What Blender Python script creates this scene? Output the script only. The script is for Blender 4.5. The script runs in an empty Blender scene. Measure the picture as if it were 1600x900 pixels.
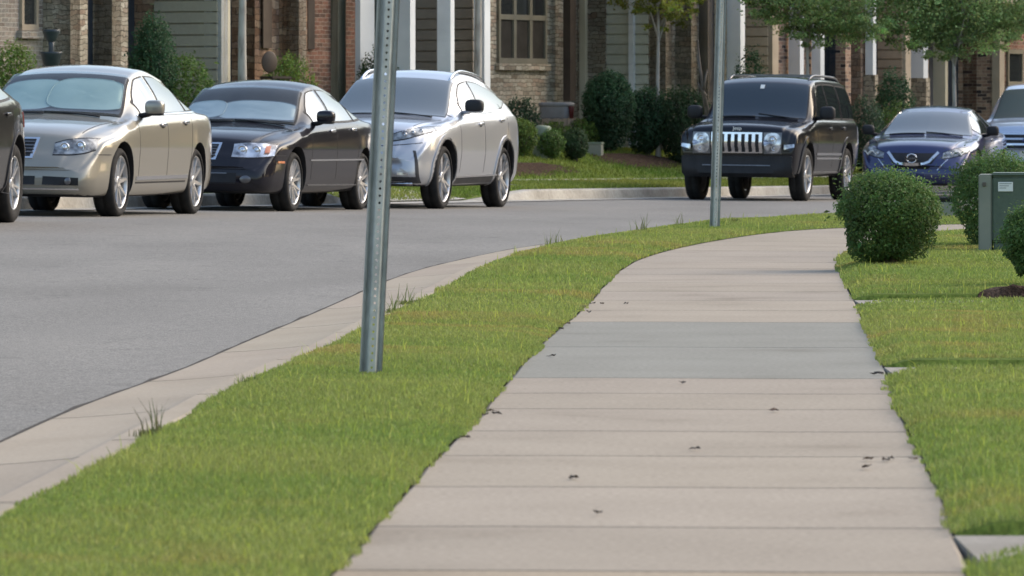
import bpy, bmesh, math, random
import numpy as np
from mathutils import Vector, Matrix
from mathutils.bvhtree import BVHTree
random.seed(7); rng = np.random.default_rng(11)
S = bpy.context.scene; C = S.collection; R = math.radians

# ------------------------------------------------------------ camera, sky, sun, exposure
FPX = 9000.0; EYE = 1.12; HOR = 165.0        # focal length in photo pixels, eye height, horizon row
cd = bpy.data.cameras.new('camera'); cam = bpy.data.objects.new('camera', cd); C.objects.link(cam)
cam.location = (0, 0, EYE); cam.rotation_euler = (R(90), 0, 0)
cd.sensor_width = 36; cd.lens = 36 * FPX / 1600; cd.shift_y = -(450 - HOR) / 1600
cd.clip_start = 0.5; cd.clip_end = 3000
cd.dof.use_dof = True; cd.dof.focus_distance = 38; cd.dof.aperture_fstop = 14
S.camera = cam
SUN_EL, SUN_AZ = 33, 64          # azimuth measured from the view direction towards the right
w = bpy.data.worlds.new('World'); S.world = w; w.use_nodes = True
nt = w.node_tree; bg = nt.nodes['Background']
sky = nt.nodes.new('ShaderNodeTexSky'); sky.sky_type = 'NISHITA'; sky.sun_disc = False
sky.sun_elevation = R(SUN_EL); sky.sun_rotation = R(SUN_AZ); sky.air_density = 1.3; sky.dust_density = 3.5; sky.ozone_density = 1.2
nt.links.new(sky.outputs[0], bg.inputs[0]); bg.inputs[1].default_value = 0.15
sd = bpy.data.lights.new('sun', 'SUN'); sun = bpy.data.objects.new('sun', sd); C.objects.link(sun)
sd.energy = 0.5; sd.angle = R(75); sd.color = (1, .93, .82)
sdir = Vector((math.sin(R(SUN_AZ)) * math.cos(R(SUN_EL)), math.cos(R(SUN_AZ)) * math.cos(R(SUN_EL)), math.sin(R(SUN_EL))))
sun.rotation_euler = sdir.to_track_quat('Z', 'Y').to_euler()
vs = S.view_settings; vs.view_transform = 'Standard'; vs.look = 'None'; vs.gamma = 1; vs.use_curve_mapping = False
vs.exposure = 1.10

# ------------------------------------------------------------ materials
def mat(name, col, rough=.6, metal=0, coat=0, spec=.5, emis=None):
    m = bpy.data.materials.new(name); m.use_nodes = True
    b = m.node_tree.nodes['Principled BSDF']
    b.inputs['Base Color'].default_value = (*col, 1); b.inputs['Roughness'].default_value = rough
    b.inputs['Metallic'].default_value = metal; b.inputs['Coat Weight'].default_value = coat
    b.inputs['Coat Roughness'].default_value = .04; b.inputs['Specular IOR Level'].default_value = spec
    return m
def N(m, t, **kw):
    n = m.node_tree.nodes.new(t)
    for k, v in kw.items():
        if hasattr(n, k): setattr(n, k, v)
        else: n.inputs[k.replace('_', ' ')].default_value = v
    return n
def L(m, a, b): m.node_tree.links.new(a, b)
def bsdf(m): return m.node_tree.nodes['Principled BSDF']
def ramp(m, src, stops):
    r = m.node_tree.nodes.new('ShaderNodeValToRGB'); e = r.color_ramp.elements
    while len(e) < len(stops): e.new(.5)
    for k, (p, c) in enumerate(stops): e[k].position = p; e[k].color = (*c, 1)
    L(m, src, r.inputs[0]); return r
def mixc(m, fac, a, b, mode='MIX'):
    n = m.node_tree.nodes.new('ShaderNodeMix'); n.data_type = 'RGBA'; n.blend_type = mode
    for s, v in ((0, fac), (6, a), (7, b)):
        if isinstance(v, (int, float)): n.inputs[s].default_value = v
        elif isinstance(v, tuple): n.inputs[s].default_value = (*v, 1)
        else: L(m, v, n.inputs[s])
    return n.outputs[2]
def bump(m, h, st=.3, dist=.01):
    b = m.node_tree.nodes.new('ShaderNodeBump'); b.inputs['Strength'].default_value = st; b.inputs['Distance'].default_value = dist
    L(m, h, b.inputs['Height']); L(m, b.outputs[0], bsdf(m).inputs['Normal'])
def noisy(name, stops, scale=3, detail=6, rough=.85, coords='Object', stretch=(1, 1, 1), bumps=None, fine=None, spec=.3):
    m = mat(name, (1, 1, 1), rough, spec=spec)
    tc = N(m, 'ShaderNodeTexCoord'); mp = N(m, 'ShaderNodeMapping'); mp.inputs['Scale'].default_value = stretch
    L(m, tc.outputs[coords], mp.inputs[0])
    n = N(m, 'ShaderNodeTexNoise', Scale=scale, Detail=detail); L(m, mp.outputs[0], n.inputs['Vector'])
    col = ramp(m, n.outputs[0], stops).outputs[0]
    if fine:
        n2 = N(m, 'ShaderNodeTexNoise', Scale=fine[0], Detail=3); L(m, mp.outputs[0], n2.inputs['Vector'])
        r2 = ramp(m, n2.outputs[0], [(.3, (fine[1],) * 3), (.7, (fine[2],) * 3)])
        col = mixc(m, 1.0, col, r2.outputs[0], 'MULTIPLY')
        if bumps: bump(m, n2.outputs[0], *bumps)
    L(m, col, bsdf(m).inputs['Base Color']); m['colout'] = 1
    return m
def attrcol(m, attr='col', mode='MULTIPLY'):
    a = N(m, 'ShaderNodeAttribute'); a.attribute_name = attr
    inp = bsdf(m).inputs['Base Color']
    if inp.links:
        src = inp.links[0].from_socket
        o = mixc(m, 1.0, src, a.outputs['Color'], mode); L(m, o, inp)
    else: L(m, a.outputs['Color'], inp)
    return m
M = {}
M['asphalt'] = noisy('asphalt', [(.3, (.176, .165, .149)), (.5, (.205, .193, .175)), (.75, (.232, .218, .196))], .55, 8, .9, stretch=(1, .35, 1), bumps=(.2, .004), fine=(120, .62, 1.30), spec=.2)
_m = M['asphalt']; _tc = N(_m, 'ShaderNodeTexCoord'); _n = N(_m, 'ShaderNodeTexNoise', Scale=22, Detail=5, Roughness=.7); L(_m, _tc.outputs['Object'], _n.inputs['Vector']); _r = ramp(_m, _n.outputs[0], [(.30, (.74,) * 3), (.5, (1.0,) * 3), (.70, (1.2,) * 3)])
_n2 = N(_m, 'ShaderNodeTexNoise', Scale=2.2, Detail=8, Roughness=.65); L(_m, _tc.outputs['Object'], _n2.inputs['Vector']); _r2 = ramp(_m, _n2.outputs[0], [(.30, (.80,) * 3), (.42, (1.0,) * 3), (.8, (1.03,) * 3)])
L(_m, mixc(_m, 1.0, mixc(_m, 1.0, bsdf(_m).inputs['Base Color'].links[0].from_socket, _r.outputs[0], 'MULTIPLY'), _r2.outputs[0], 'MULTIPLY'), bsdf(_m).inputs['Base Color'])
M['concrete'] = attrcol(noisy('concrete', [(.25, (.225, .192, .146)), (.40, (.292, .256, .202)), (.6, (.318, .280, .222)), (.8, (.335, .295, .235))], 1.3, 12, .9, bumps=(.25, .004), fine=(48, .82, 1.12)))
M['groove'] = noisy('joint_dirt', [(.3, (.04, .032, .025)), (.7, (.065, .052, .042))], 8, 4, .95)
M['kerb'] = attrcol(noisy('kerb_concrete', [(.25, (.29, .240, .182)), (.5, (.325, .272, .21)), (.8, (.35, .295, .23))], 1.0, 10, .9, bumps=(.2, .004), fine=(55, .88, 1.08)))
M['pathconc'] = noisy('path_concrete', [(.28, (.20, .175, .145)), (.5, (.26, .235, .20)), (.78, (.29, .26, .225))], 2.3, 9, .9, fine=(40, .85, 1.1))
M['farconc'] = noisy('far_concrete', [(.28, (.28, .26, .22)), (.5, (.38, .355, .31)), (.78, (.45, .43, .38))], 1.7, 8, .9, fine=(20, .8, 1.1))
M['soil'] = noisy('turf_base', [(.3, (.09, .125, .025)), (.5, (.12, .17, .032)), (.75, (.15, .19, .045))], 2.2, 8, .95, fine=(45, .6, 1.3), bumps=(.6, .02), spec=.1)
M['farlawn'] = noisy('far_lawn', [(.3, (.085, .13, .026)), (.5, (.13, .18, .036)), (.72, (.18, .20, .05))], .9, 9, .95, fine=(30, .6, 1.3), bumps=(.8, .03), spec=.1)
M['mulch'] = noisy('mulch', [(.3, (.035, .022, .015)), (.55, (.075, .048, .034)), (.8, (.13, .09, .065))], 14, 8, .95, fine=(60, .5, 1.4), bumps=(1, .03), spec=.1)
def grassmat(name):
    m = mat(name, (1, 1, 1), .55, spec=.25); attrcol(m)
    b = bsdf(m)
    tr = N(m, 'ShaderNodeBsdfTranslucent'); a = N(m, 'ShaderNodeAttribute'); a.attribute_name = 'col'; L(m, a.outputs['Color'], tr.inputs[0])
    mx = N(m, 'ShaderNodeMixShader'); mx.inputs[0].default_value = .4
    L(m, b.outputs[0], mx.inputs[1]); L(m, tr.outputs[0], mx.inputs[2])
    L(m, mx.outputs[0], m.node_tree.nodes['Material Output'].inputs[0]); return m
M['leaf'] = grassmat('leaf'); M['blade'] = grassmat('grass_blade')
M['bark'] = noisy('pale_bark', [(.3, (0.176, 0.154, 0.132)), (.5, (0.374, 0.352, 0.319)), (.75, (0.495, 0.473, 0.440))], 9, 6, .9, stretch=(1, 1, .3))
M['darkbark'] = noisy('dark_bark', [(.3, (.06, .05, .04)), (.7, (.14, .12, .10))], 12, 6, .9, stretch=(1, 1, .3))
M['galv'] = noisy('galvanised_steel', [(.3, (.32, .33, .32)), (.5, (.42, .435, .42)), (.75, (.52, .53, .51))], 9, 7, .5, stretch=(1, 1, .35), fine=(70, .85, 1.1), spec=.5)
bsdf(M['galv']).inputs['Metallic'].default_value = .35
M['boxgreen'] = noisy('green_enamel', [(.3, (.075, .10, .075)), (.7, (.10, .13, .095))], 3, 6, .5, fine=(30, .9, 1.08))
M['boxgrey'] = noisy('grey_green_panel', [(.3, (.20, .21, .17)), (.7, (.27, .27, .215))], 3, 6, .6)  # lighter grey green for side panels and small boxes
M['pedgreen'] = noisy('pale_green_plastic', [(.3, (.19, .23, .17)), (.7, (.25, .29, .22))], 4, 5, .6)
M['white'] = noisy('white_trim', [(.3, (.62, .65, .68)), (.7, (.72, .75, .78))], 2, 5, .6)
M['cream'] = noisy('cream_trim', [(.3, (.40, .37, .28)), (.7, (.50, .46, .36))], 2, 5, .6)
M['tan'] = noisy('tan_trim', [(.3, (.34, .28, .21)), (.7, (.42, .35, .27))], 2, 5, .6)
M['brown'] = noisy('brown_paint', [(.3, (.055, .04, .032)), (.7, (.085, .064, .05))], 3, 5, .6)
M['olive_shade'] = noisy('olive_shade_trim', [(.3, (.09, .10, .08)), (.7, (.12, .13, .10))], 3, 5, .6)  # green grey trim, shade painted in for the corner board's camera face
M['dark'] = noisy('dark_door_recess_shade', [(.3, (0.026, 0.035, 0.048)), (.7, (0.055, 0.066, 0.088))], 3, 5, .4)  # front door colour; also painted shade in the gaps between piers
M['roofing'] = noisy('shingle', [(.3, (.05, .045, .04)), (.7, (.10, .09, .08))], 12, 6, .9)
def siding(name, c):
    a = tuple(x * .88 for x in c); b = tuple(x * 1.08 for x in c)
    return noisy(name, [(.3, a), (.7, b)], 1.5, 6, .65, fine=(14, .95, 1.04))
M['sid_sage'] = siding('sage_siding', (.37, .355, .285)); M['sid_taupe'] = siding('taupe_siding', (.27, .235, .195))
M['sid_grey'] = siding('grey_green_siding', (.48, .49, .42)); M['sid_tan'] = siding('tan_siding', (.50, .40, .28))
M['sid_brown'] = siding('brown_siding', (.40, .29, .20)); M['sid_dark'] = siding('dark_green_siding', (.13, .15, .135))
def brick(name, cols, mortar, bw=.203, bh=.068, msz=.011, warp=.004, offs=.5, dark=None, seed=0, vary=.5, bst=.6):
    m = mat(name, (1, 1, 1), .9, spec=.2)
    uv = N(m, 'ShaderNodeUVMap'); uv.uv_map = 'UVMap'
    nz = N(m, 'ShaderNodeTexNoise', Scale=5, Detail=3); L(m, uv.outputs[0], nz.inputs['Vector'])
    sub = N(m, 'ShaderNodeVectorMath', operation='SUBTRACT'); L(m, nz.outputs[1], sub.inputs[0]); sub.inputs[1].default_value = (.5, .5, .5)
    sc = N(m, 'ShaderNodeVectorMath', operation='SCALE'); L(m, sub.outputs[0], sc.inputs[0]); sc.inputs['Scale'].default_value = warp * 10
    ad = N(m, 'ShaderNodeVectorMath', operation='ADD'); L(m, uv.outputs[0], ad.inputs[0]); L(m, sc.outputs[0], ad.inputs[1])
    b = N(m, 'ShaderNodeTexBrick'); b.offset = offs; b.squash = .8 if vary > .7 else 1; b.squash_frequency = 3
    b.inputs['Color1'].default_value = (0, 0, 0, 1); b.inputs['Color2'].default_value = (1, 1, 1, 1); b.inputs['Mortar'].default_value = (.5, .5, .5, 1)
    b.inputs['Scale'].default_value = 1; b.inputs['Mortar Size'].default_value = msz / 2; b.inputs['Mortar Smooth'].default_value = .25
    b.inputs['Brick Width'].default_value = bw; b.inputs['Row Height'].default_value = bh; b.inputs['Bias'].default_value = 0
    L(m, ad.outputs[0], b.inputs['Vector'])
    r = ramp(m, b.outputs['Color'], [(i / (len(cols) - 1) * .96 + .02, c) for i, c in enumerate(cols)])
    n2 = N(m, 'ShaderNodeTexNoise', Scale=18, Detail=5); L(m, uv.outputs[0], n2.inputs['Vector'])
    r2 = ramp(m, n2.outputs[0], [(.3, (.72,) * 3), (.7, (1.22,) * 3)])
    c = mixc(m, 1.0, r.outputs[0], r2.outputs[0], 'MULTIPLY')
    n3 = N(m, 'ShaderNodeTexNoise', Scale=1.1, Detail=3); L(m, uv.outputs[0], n3.inputs['Vector'])
    r3 = ramp(m, n3.outputs[0], [(.35, (.85,) * 3), (.65, (1.12,) * 3)])
    c = mixc(m, 1.0, c, r3.outputs[0], 'MULTIPLY')
    c = mixc(m, b.outputs['Fac'], c, mortar)
    L(m, c, bsdf(m).inputs['Base Color'])
    inv = N(m, 'ShaderNodeMath', operation='SUBTRACT'); inv.inputs[0].default_value = 1; L(m, b.outputs['Fac'], inv.inputs[1])
    mu = N(m, 'ShaderNodeMath', operation='MULTIPLY_ADD'); L(m, n2.outputs[0], mu.inputs[0]); mu.inputs[1].default_value = .5; L(m, inv.outputs[0], mu.inputs[2])
    bump(m, mu.outputs[0], bst, .012)
    return m
M['brick_pale'] = brick('pale_brick', [(0.208, 0.169, 0.143), (0.325, 0.273, 0.234), (0.260, 0.234, 0.208), (0.390, 0.325, 0.260)], (0.468, 0.442, 0.390))
M['brick_red'] = brick('red_brick', [(0.207, 0.098, 0.069), (0.299, 0.149, 0.103), (0.149, 0.092, 0.069), (0.345, 0.196, 0.138)], (0.391, 0.310, 0.241))
M['brick_spot'] = brick('spotted_brick', [(0.300, 0.188, 0.138), (0.375, 0.250, 0.188), (0.044, 0.037, 0.044), (0.338, 0.225, 0.163), (0.413, 0.300, 0.225)], (0.425, 0.350, 0.275))
M['stone'] = brick('ledge_stone', [(0.189, 0.162, 0.121), (0.365, 0.317, 0.243), (0.257, 0.223, 0.176), (0.446, 0.392, 0.311), (0.297, 0.230, 0.162)], (0.068, 0.061, 0.047), .27, .095, .010, .012, .42, vary=.9, bst=.9)  # column bases, and the shaded copy for camera faces of piers
M['stone_mid'] = brick('mid_ledge_stone', [(.27, .22, .16), (.50, .44, .34), (.36, .31, .235), (.58, .52, .41), (.40, .30, .22)], (.09, .08, .06), .25, .072, .009, .010, .42, vary=.9, bst=.8)
M['stone_warm'] = brick('warm_ledge_stone', [(0.195, 0.117, 0.078), (0.364, 0.234, 0.156), (0.234, 0.156, 0.111), (0.442, 0.325, 0.234), (0.273, 0.182, 0.143)], (0.078, 0.058, 0.046), .30, .11, .010, .012, .42, vary=.9, bst=.9)
M['stone_pale_lit'] = brick('pale_lit_ledge_stone', [(0.325, 0.275, 0.213), (0.500, 0.450, 0.362), (0.400, 0.338, 0.263), (0.575, 0.525, 0.438), (0.350, 0.263, 0.200)], (0.088, 0.075, 0.062), .24, .075, .010, .014, .37, vary=.9, bst=.9)  # one pale pier, and the lit copy for street faces of other piers
M['frame'] = noisy('window_frame_paint', [(.3, (.20, .18, .13)), (.7, (.25, .225, .17))], 3, 4, .6)
M['glass_house'] = mat('window_glass', (.03, .033, .035), .05, spec=.6)
M['screen'] = noisy('insect_screen', [(.3, (.03, .026, .022)), (.7, (.05, .044, .038))], 5, 3, .5)
M['urn'] = noisy('glazed_urn', [(.3, (.03, .04, .05)), (.7, (.06, .075, .09))], 4, 4, .35)
# vehicles
def paint(name, c, metal=.0, rough=.35):
    m = mat(name, c, rough, metal, 1.0)
    tc = N(m, 'ShaderNodeTexCoord'); n = N(m, 'ShaderNodeTexNoise', Scale=2.5, Detail=6); L(m, tc.outputs['Object'], n.inputs['Vector'])
    r = ramp(m, n.outputs[0], [(.3, (.035,) * 3), (.8, (.12,) * 3)]); L(m, r.outputs[0], bsdf(m).inputs['Coat Roughness'])
    return m
M['p_beige'] = paint('champagne_paint', (.27, .252, .212), .5, .38)
def deep(m, s=.25):
    bsdf(m).inputs['Specular IOR Level'].default_value = s; return m
M['p_black'] = paint('black_paint', (.012, .011, .016), .0, .3)
M['p_silver'] = paint('silver_paint', (.42, .435, .47), .6, .36)
M['p_jeep'] = paint('deep_black_paint', (.009, .009, .013), .0, .3)
M['p_blue'] = paint('navy_paint', (.017, .023, .092), .3, .3)
M['p_ice'] = paint('ice_blue_paint', (.50, .58, .74), .3, .35)
M['p_dark'] = paint('charcoal_paint', (.02, .018, .018), .2, .35)
M['plastic'] = noisy('black_plastic', [(.3, (.012, .012, .014)), (.7, (.022, .022, .025))], 6, 4, .6)
M['cladding'] = noisy('grey_cladding', [(.3, (.028, .029, .033)), (.7, (.045, .046, .052))], 6, 4, .55)
for _k in ('p_black', 'p_jeep', 'p_dark'): deep(M[_k], .04); bsdf(M[_k]).inputs['Coat Weight'].default_value = .75
M['rubber'] = noisy('tyre_rubber', [(.3, (.012, .012, .013)), (.7, (.024, .023, .023))], 14, 4, .85)
M['alloy'] = noisy('alloy', [(.3, (.42, .42, .43)), (.7, (.58, .58, .6))], 8, 4, .32); bsdf(M['alloy']).inputs['Metallic'].default_value = .75
M['alloydark'] = noisy('grey_alloy', [(.3, (.13, .13, .14)), (.7, (.2, .2, .21))], 8, 4, .35); bsdf(M['alloydark']).inputs['Metallic'].default_value = .7
M['chrome'] = mat('chrome', (.72, .72, .74), .14, 1)
M['glass'] = mat('tinted_glass', (.018, .022, .026), .03, spec=.9); bsdf(M['glass']).inputs['IOR'].default_value = 1.9
M['glassw'] = mat('windscreen_glass', (.030, .040, .050), .04, spec=.8)
M['glassl'] = mat('sky_pale_windscreen_glass', (.12, .135, .14), .05, spec=.9); bsdf(M['glassl']).inputs['IOR'].default_value = 1.7  # pale base colour stands in for sky reflected in the windscreen
M['glassb'] = mat('reflective_glass', (.03, .034, .036), .03, spec=1); bsdf(M['glassb']).inputs['IOR'].default_value = 2.8
def clear(name, tint=(1, 1, 1), refl=1.5):
    m = bpy.data.materials.new(name); m.use_nodes = True; n = m.node_tree; n.nodes.remove(n.nodes['Principled BSDF'])
    t = n.nodes.new('ShaderNodeBsdfTransparent'); t.inputs[0].default_value = (*tint, 1)
    g = n.nodes.new('ShaderNodeBsdfGlossy'); g.inputs['Roughness'].default_value = .03; g.inputs[0].default_value = (.9, .9, .9, 1)
    f = n.nodes.new('ShaderNodeFresnel'); f.inputs[0].default_value = refl
    x = n.nodes.new('ShaderNodeMixShader'); ge = n.nodes.new('ShaderNodeNewGeometry'); mm = n.nodes.new('ShaderNodeMath'); mm.operation = 'SUBTRACT'; mm.use_clamp = True; n.links.new(f.outputs[0], mm.inputs[0]); n.links.new(ge.outputs['Backfacing'], mm.inputs[1]); n.links.new(mm.outputs[0], x.inputs[0]); n.links.new(t.outputs[0], x.inputs[1]); n.links.new(g.outputs[0], x.inputs[2])
    n.links.new(x.outputs[0], n.nodes['Material Output'].inputs[0]); return m
M['clear'] = clear('clear_glass', (.86, .9, .9)); M['lens'] = clear('clear_lens', (.95, .96, .98))
M['reflector_dim'] = noisy('lamp_reflector_dim', [(.35, (.08, .08, .08)), (.5, (.26, .26, .25)), (.65, (.50, .50, .48))], 11, 3, .3); bsdf(M['reflector_dim']).inputs['Metallic'].default_value = .6
M['reflector'] = noisy('lamp_reflector', [(.35, (.16, .16, .17)), (.5, (.58, .58, .59)), (.65, (.85, .85, .85))], 9, 3, .2); bsdf(M['reflector']).inputs['Metallic'].default_value = .7
M['amber'] = mat('amber_lens', (.55, .16, .06), .2, coat=1); M['redlens'] = mat('red_lens', (.35, .015, .012), .2, coat=1)
M['sunshade_teal'] = noisy('sunshade_foil_teal', [(.3, (.23, .33, .33)), (.7, (.33, .44, .43))], 2, 4, .5)
M['sunshade_blue'] = noisy('sunshade_foil_blue', [(.3, (.27, .33, .37)), (.7, (.40, .46, .50))], 2, 4, .5)
M['interior'] = noisy('cabin_dark', [(.3, (.018, .018, .02)), (.7, (.035, .034, .036))], 4, 3, .7)
M['paper'] = mat('white_label', (.7, .7, .68), .6); M['ink'] = mat('grey_ink', (.12, .12, .13), .7)
M['redthing'] = mat('red_plastic', (.12, .018, .018), .5)
M['greything'] = noisy('grey_resin', [(.3, (.22, .22, .23)), (.7, (.30, .30, .31))], 4, 4, .6)
M['fordblue'] = mat('badge_blue', (.01, .03, .16), .3, coat=1)

# ------------------------------------------------------------ helpers
class MB:
    def __init__(s): s.v = []; s.f = []; s.uv = []; s.mi = []
    def add(s, vs, fs, uvs=None, mi=0):
        b = len(s.v); s.v += [tuple(map(float, v)) for v in vs]
        for k, f in enumerate(fs):
            s.f.append(tuple(b + i for i in f)); s.mi.append(mi)
            s.uv += (uvs[k] if uvs else [(0, 0)] * len(f))
    def box(s, a, b, mi=0):
        x0, y0, z0 = a; x1, y1, z1 = b
        s.add([(x0, y0, z0), (x1, y0, z0), (x1, y1, z0), (x0, y1, z0), (x0, y0, z1), (x1, y0, z1), (x1, y1, z1), (x0, y1, z1)],
              [(0, 3, 2, 1), (4, 5, 6, 7), (0, 1, 5, 4), (1, 2, 6, 5), (2, 3, 7, 6), (3, 0, 4, 7)], mi=mi)
    def tube(s, pts, rad, n=8, mi=0, cap=True):
        pts = [Vector(p) for p in pts]; rad = rad if isinstance(rad, (list, tuple)) else [rad] * len(pts)
        vs, fs = [], []
        for i, p in enumerate(pts):
            d = (pts[min(i + 1, len(pts) - 1)] - pts[max(i - 1, 0)]).normalized()
            u = d.cross(Vector((.13, .98, .2))).normalized(); v2 = d.cross(u)
            for k in range(n):
                a = 2 * math.pi * k / n; vs.append(p + (u * math.cos(a) + v2 * math.sin(a)) * rad[i])
        for i in range(len(pts) - 1):
            for k in range(n):
                a = i * n + k; b = i * n + (k + 1) % n; fs.append((a, b, b + n, a + n))
        if cap: fs.append(tuple(range(n))[::-1]); fs.append(tuple((len(pts) - 1) * n + k for k in range(n)))
        s.add(vs, fs, mi=mi)
    def lathe(s, prof, n=32, axis='z', o=(0, 0, 0), mi=0):
        vs, fs = [], []
        for (r, h) in prof:
            for k in range(n):
                a = 2 * math.pi * k / n; c, d = r * math.cos(a), r * math.sin(a)
                vs.append((c + o[0], d + o[1], h + o[2]) if axis == 'z' else (c + o[0], h + o[1], d + o[2]))
        for i in range(len(prof) - 1):
            for k in range(n):
                a = i * n + k; b = i * n + (k + 1) % n; fs.append((a, b, b + n, a + n))
        s.add(vs, fs, mi=mi)
    def sell(s, c, r, e=.5, nu=20, nv=12, mi=0, rot=None):
        def pw(a, e): return math.copysign(abs(a) ** e, a)
        vs, fs = [], []
        for j in range(nv + 1):
            p = -math.pi / 2 + math.pi * j / nv
            for i in range(nu):
                a = 2 * math.pi * i / nu
                v = Vector((r[0] * pw(math.cos(p), e) * pw(math.cos(a), e), r[1] * pw(math.cos(p), e) * pw(math.sin(a), e), r[2] * pw(math.sin(p), e)))
                if rot: v = rot @ v
                vs.append(v + Vector(c))
        for j in range(nv):
            for i in range(nu):
                a = j * nu + i; b = j * nu + (i + 1) % nu; fs.append((a, b, b + nu, a + nu))
        s.add(vs, fs, mi=mi)
    def build(s, name, m, parent=None, smooth=False, uv=False):
        me = bpy.data.meshes.new(name); me.from_pydata(s.v, [], s.f)
        for x in (m if isinstance(m, list) else [m]): me.materials.append(x)
        if any(s.mi): me.polygons.foreach_set('material_index', s.mi)
        if uv:
            l = me.uv_layers.new(name='UVMap'); l.data.foreach_set('uv', np.array(s.uv, dtype=np.float32).ravel())
        if smooth: me.polygons.foreach_set('use_smooth', [True] * len(me.polygons))
        me.update(); o = bpy.data.objects.new(name, me); C.objects.link(o)
        if parent: o.parent = parent
        return o
def smooth_angle(o, ang=35):
    me = o.data; me.polygons.foreach_set('use_smooth', [True] * len(me.polygons))
    try: me.set_sharp_from_angle(angle=R(ang))
    except Exception: pass
def tag(o, label=None, cat=None, group=None, kind=None):
    if label: o['label'] = label
    if cat: o['category'] = cat
    if group: o['group'] = group
    if kind: o['kind'] = kind
    return o
def empty(name, loc, rz=0, label=None, cat=None, group=None):
    o = bpy.data.objects.new(name, None); C.objects.link(o); o.location = loc; o.rotation_euler = (0, 0, rz); o.empty_display_size = .2
    return tag(o, label, cat, group)
def npmesh(name, v, f, m, col=None, parent=None, smooth=False):
    me = bpy.data.meshes.new(name); nv, nf, k = len(v), len(f), f.shape[1]
    me.vertices.add(nv); me.vertices.foreach_set('co', v.astype(np.float32).ravel())
    me.loops.add(nf * k); me.loops.foreach_set('vertex_index', f.astype(np.int32).ravel())
    me.polygons.add(nf); me.polygons.foreach_set('loop_start', np.arange(0, nf * k, k, dtype=np.int32))
    try: me.polygons.foreach_set('loop_total', np.full(nf, k, dtype=np.int32))
    except Exception: pass
    me.materials.append(m)
    if col is not None:
        a = me.color_attributes.new('col', 'FLOAT_COLOR', 'POINT'); c4 = np.ones((nv, 4), np.float32); c4[:, :3] = col; a.data.foreach_set('color', c4.ravel())
    me.update(calc_edges=True); me.validate()
    me.polygons.foreach_set('use_smooth', [bool(smooth)] * len(me.polygons))
    o = bpy.data.objects.new(name, me); C.objects.link(o)
    if parent: o.parent = parent
    return o
def pchip(xs, ys):
    xs = np.array(xs, float); ys = np.array(ys, float); h = np.diff(xs); d = np.diff(ys) / h; m = np.zeros(len(xs))
    m[0] = d[0]; m[-1] = d[-1]
    for i in range(1, len(xs) - 1):
        if d[i - 1] * d[i] > 0:
            w1 = 2 * h[i] + h[i - 1]; w2 = h[i] + 2 * h[i - 1]; m[i] = (w1 + w2) / (w1 / d[i - 1] + w2 / d[i])
    def f(x):
        x = np.asarray(x, float); i = np.clip(np.searchsorted(xs, x) - 1, 0, len(xs) - 2)
        t = np.clip((x - xs[i]) / h[i], 0, 1)
        return ((2 * t**3 - 3 * t**2 + 1) * ys[i] + (t**3 - 2 * t**2 + t) * h[i] * m[i] + (-2 * t**3 + 3 * t**2) * ys[i + 1] + (t**3 - t**2) * h[i] * m[i + 1])
    return f
class Curve:
    def __init__(s, pts, sm=2):
        p = np.array(pts, float)
        l = np.r_[0, np.cumsum(np.hypot(*np.diff(p, axis=0).T))]
        fx, fy = pchip(l, p[:, 0]), pchip(l, p[:, 1]); s.q = np.linspace(0, l[-1], int(l[-1] / .25) + 2)
        q = np.c_[fx(s.q), fy(s.q)]
        for _ in range(sm * 12):
            q[1:-1] = (q[:-2] + 2 * q[1:-1] + q[2:]) / 4
        s.p = q; s.l = np.r_[0, np.cumsum(np.hypot(*np.diff(q, axis=0).T))]; s.len = s.l[-1]
    def at(s, d): return np.array([np.interp(d, s.l, s.p[:, 0]), np.interp(d, s.l, s.p[:, 1])])
    def nrm(s, d):
        a, b = s.at(max(d - .3, 0)), s.at(min(d + .3, s.len)); t = (b - a) / np.hypot(*(b - a)); return np.array([-t[1], t[0]])   # left of travel
    def s_at_y(s, y): return float(np.interp(y, s.p[:, 1], s.l))
    def off(s, o):
        r = object.__new__(Curve); nn = np.array([s.nrm(d) for d in s.l]); q = s.p + nn * o
        r.p = q; r.l = np.r_[0, np.cumsum(np.hypot(*np.diff(q, axis=0).T))]; r.len = r.l[-1]; return r
def unproj(px, y, z=0.0):
    Y = FPX * (EYE - z) / (y - HOR); return (px - 800) / FPX * Y, Y
def zpix(y, Y): return EYE - (y - HOR) * Y / FPX

# ------------------------------------------------------------ ground: curves traced on the ground plane
Bp = [(-1.9, 3), (-1.62, 9)] + [unproj(*p) for p in [(0, 808), (140, 736), (224, 688), (288, 654), (368, 606), (452, 570), (520, 541), (563, 517), (660, 468), (700, 447), (753, 419), (800, 401), (841, 391), (912, 376), (995, 364), (1111, 349), (1212, 343), (1302, 339)]] + [(4.6, 59.6), (8, 61.5), (16, 63.5), (34, 66)]
Cp = [(-.9, 3), (-.62, 9.5)] + [unproj(*p) for p in [(515, 900), (560, 852), (592, 816), (640, 760), (700, 694), (753, 650), (777, 612), (800, 587), (843, 541), (867, 517), (900, 492), (920, 473), (943, 447), (967, 423), (1006, 402), (1062, 387), (1111, 377), (1175, 367.5), (1242, 359.5)]] + [(4.2, 54.4), (8, 56.6), (16, 58.6), (34, 61)]
Dp = [(.62, 3), (.86, 9)] + [unproj(*p) for p in [(1512, 900), (1469, 767), (1428, 690), (1397, 629), (1384, 575), (1356, 517), (1338, 476), (1320, 440), (1310, 412)]] + [(2.75, 45.4), (3.55, 49), (4.9, 52), (8, 54.6), (16, 57), (34, 59.4)]
cB, cC, cD = Curve(Bp), Curve(Cp), Curve(Dp)
cA = cB.off(.67)
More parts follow.
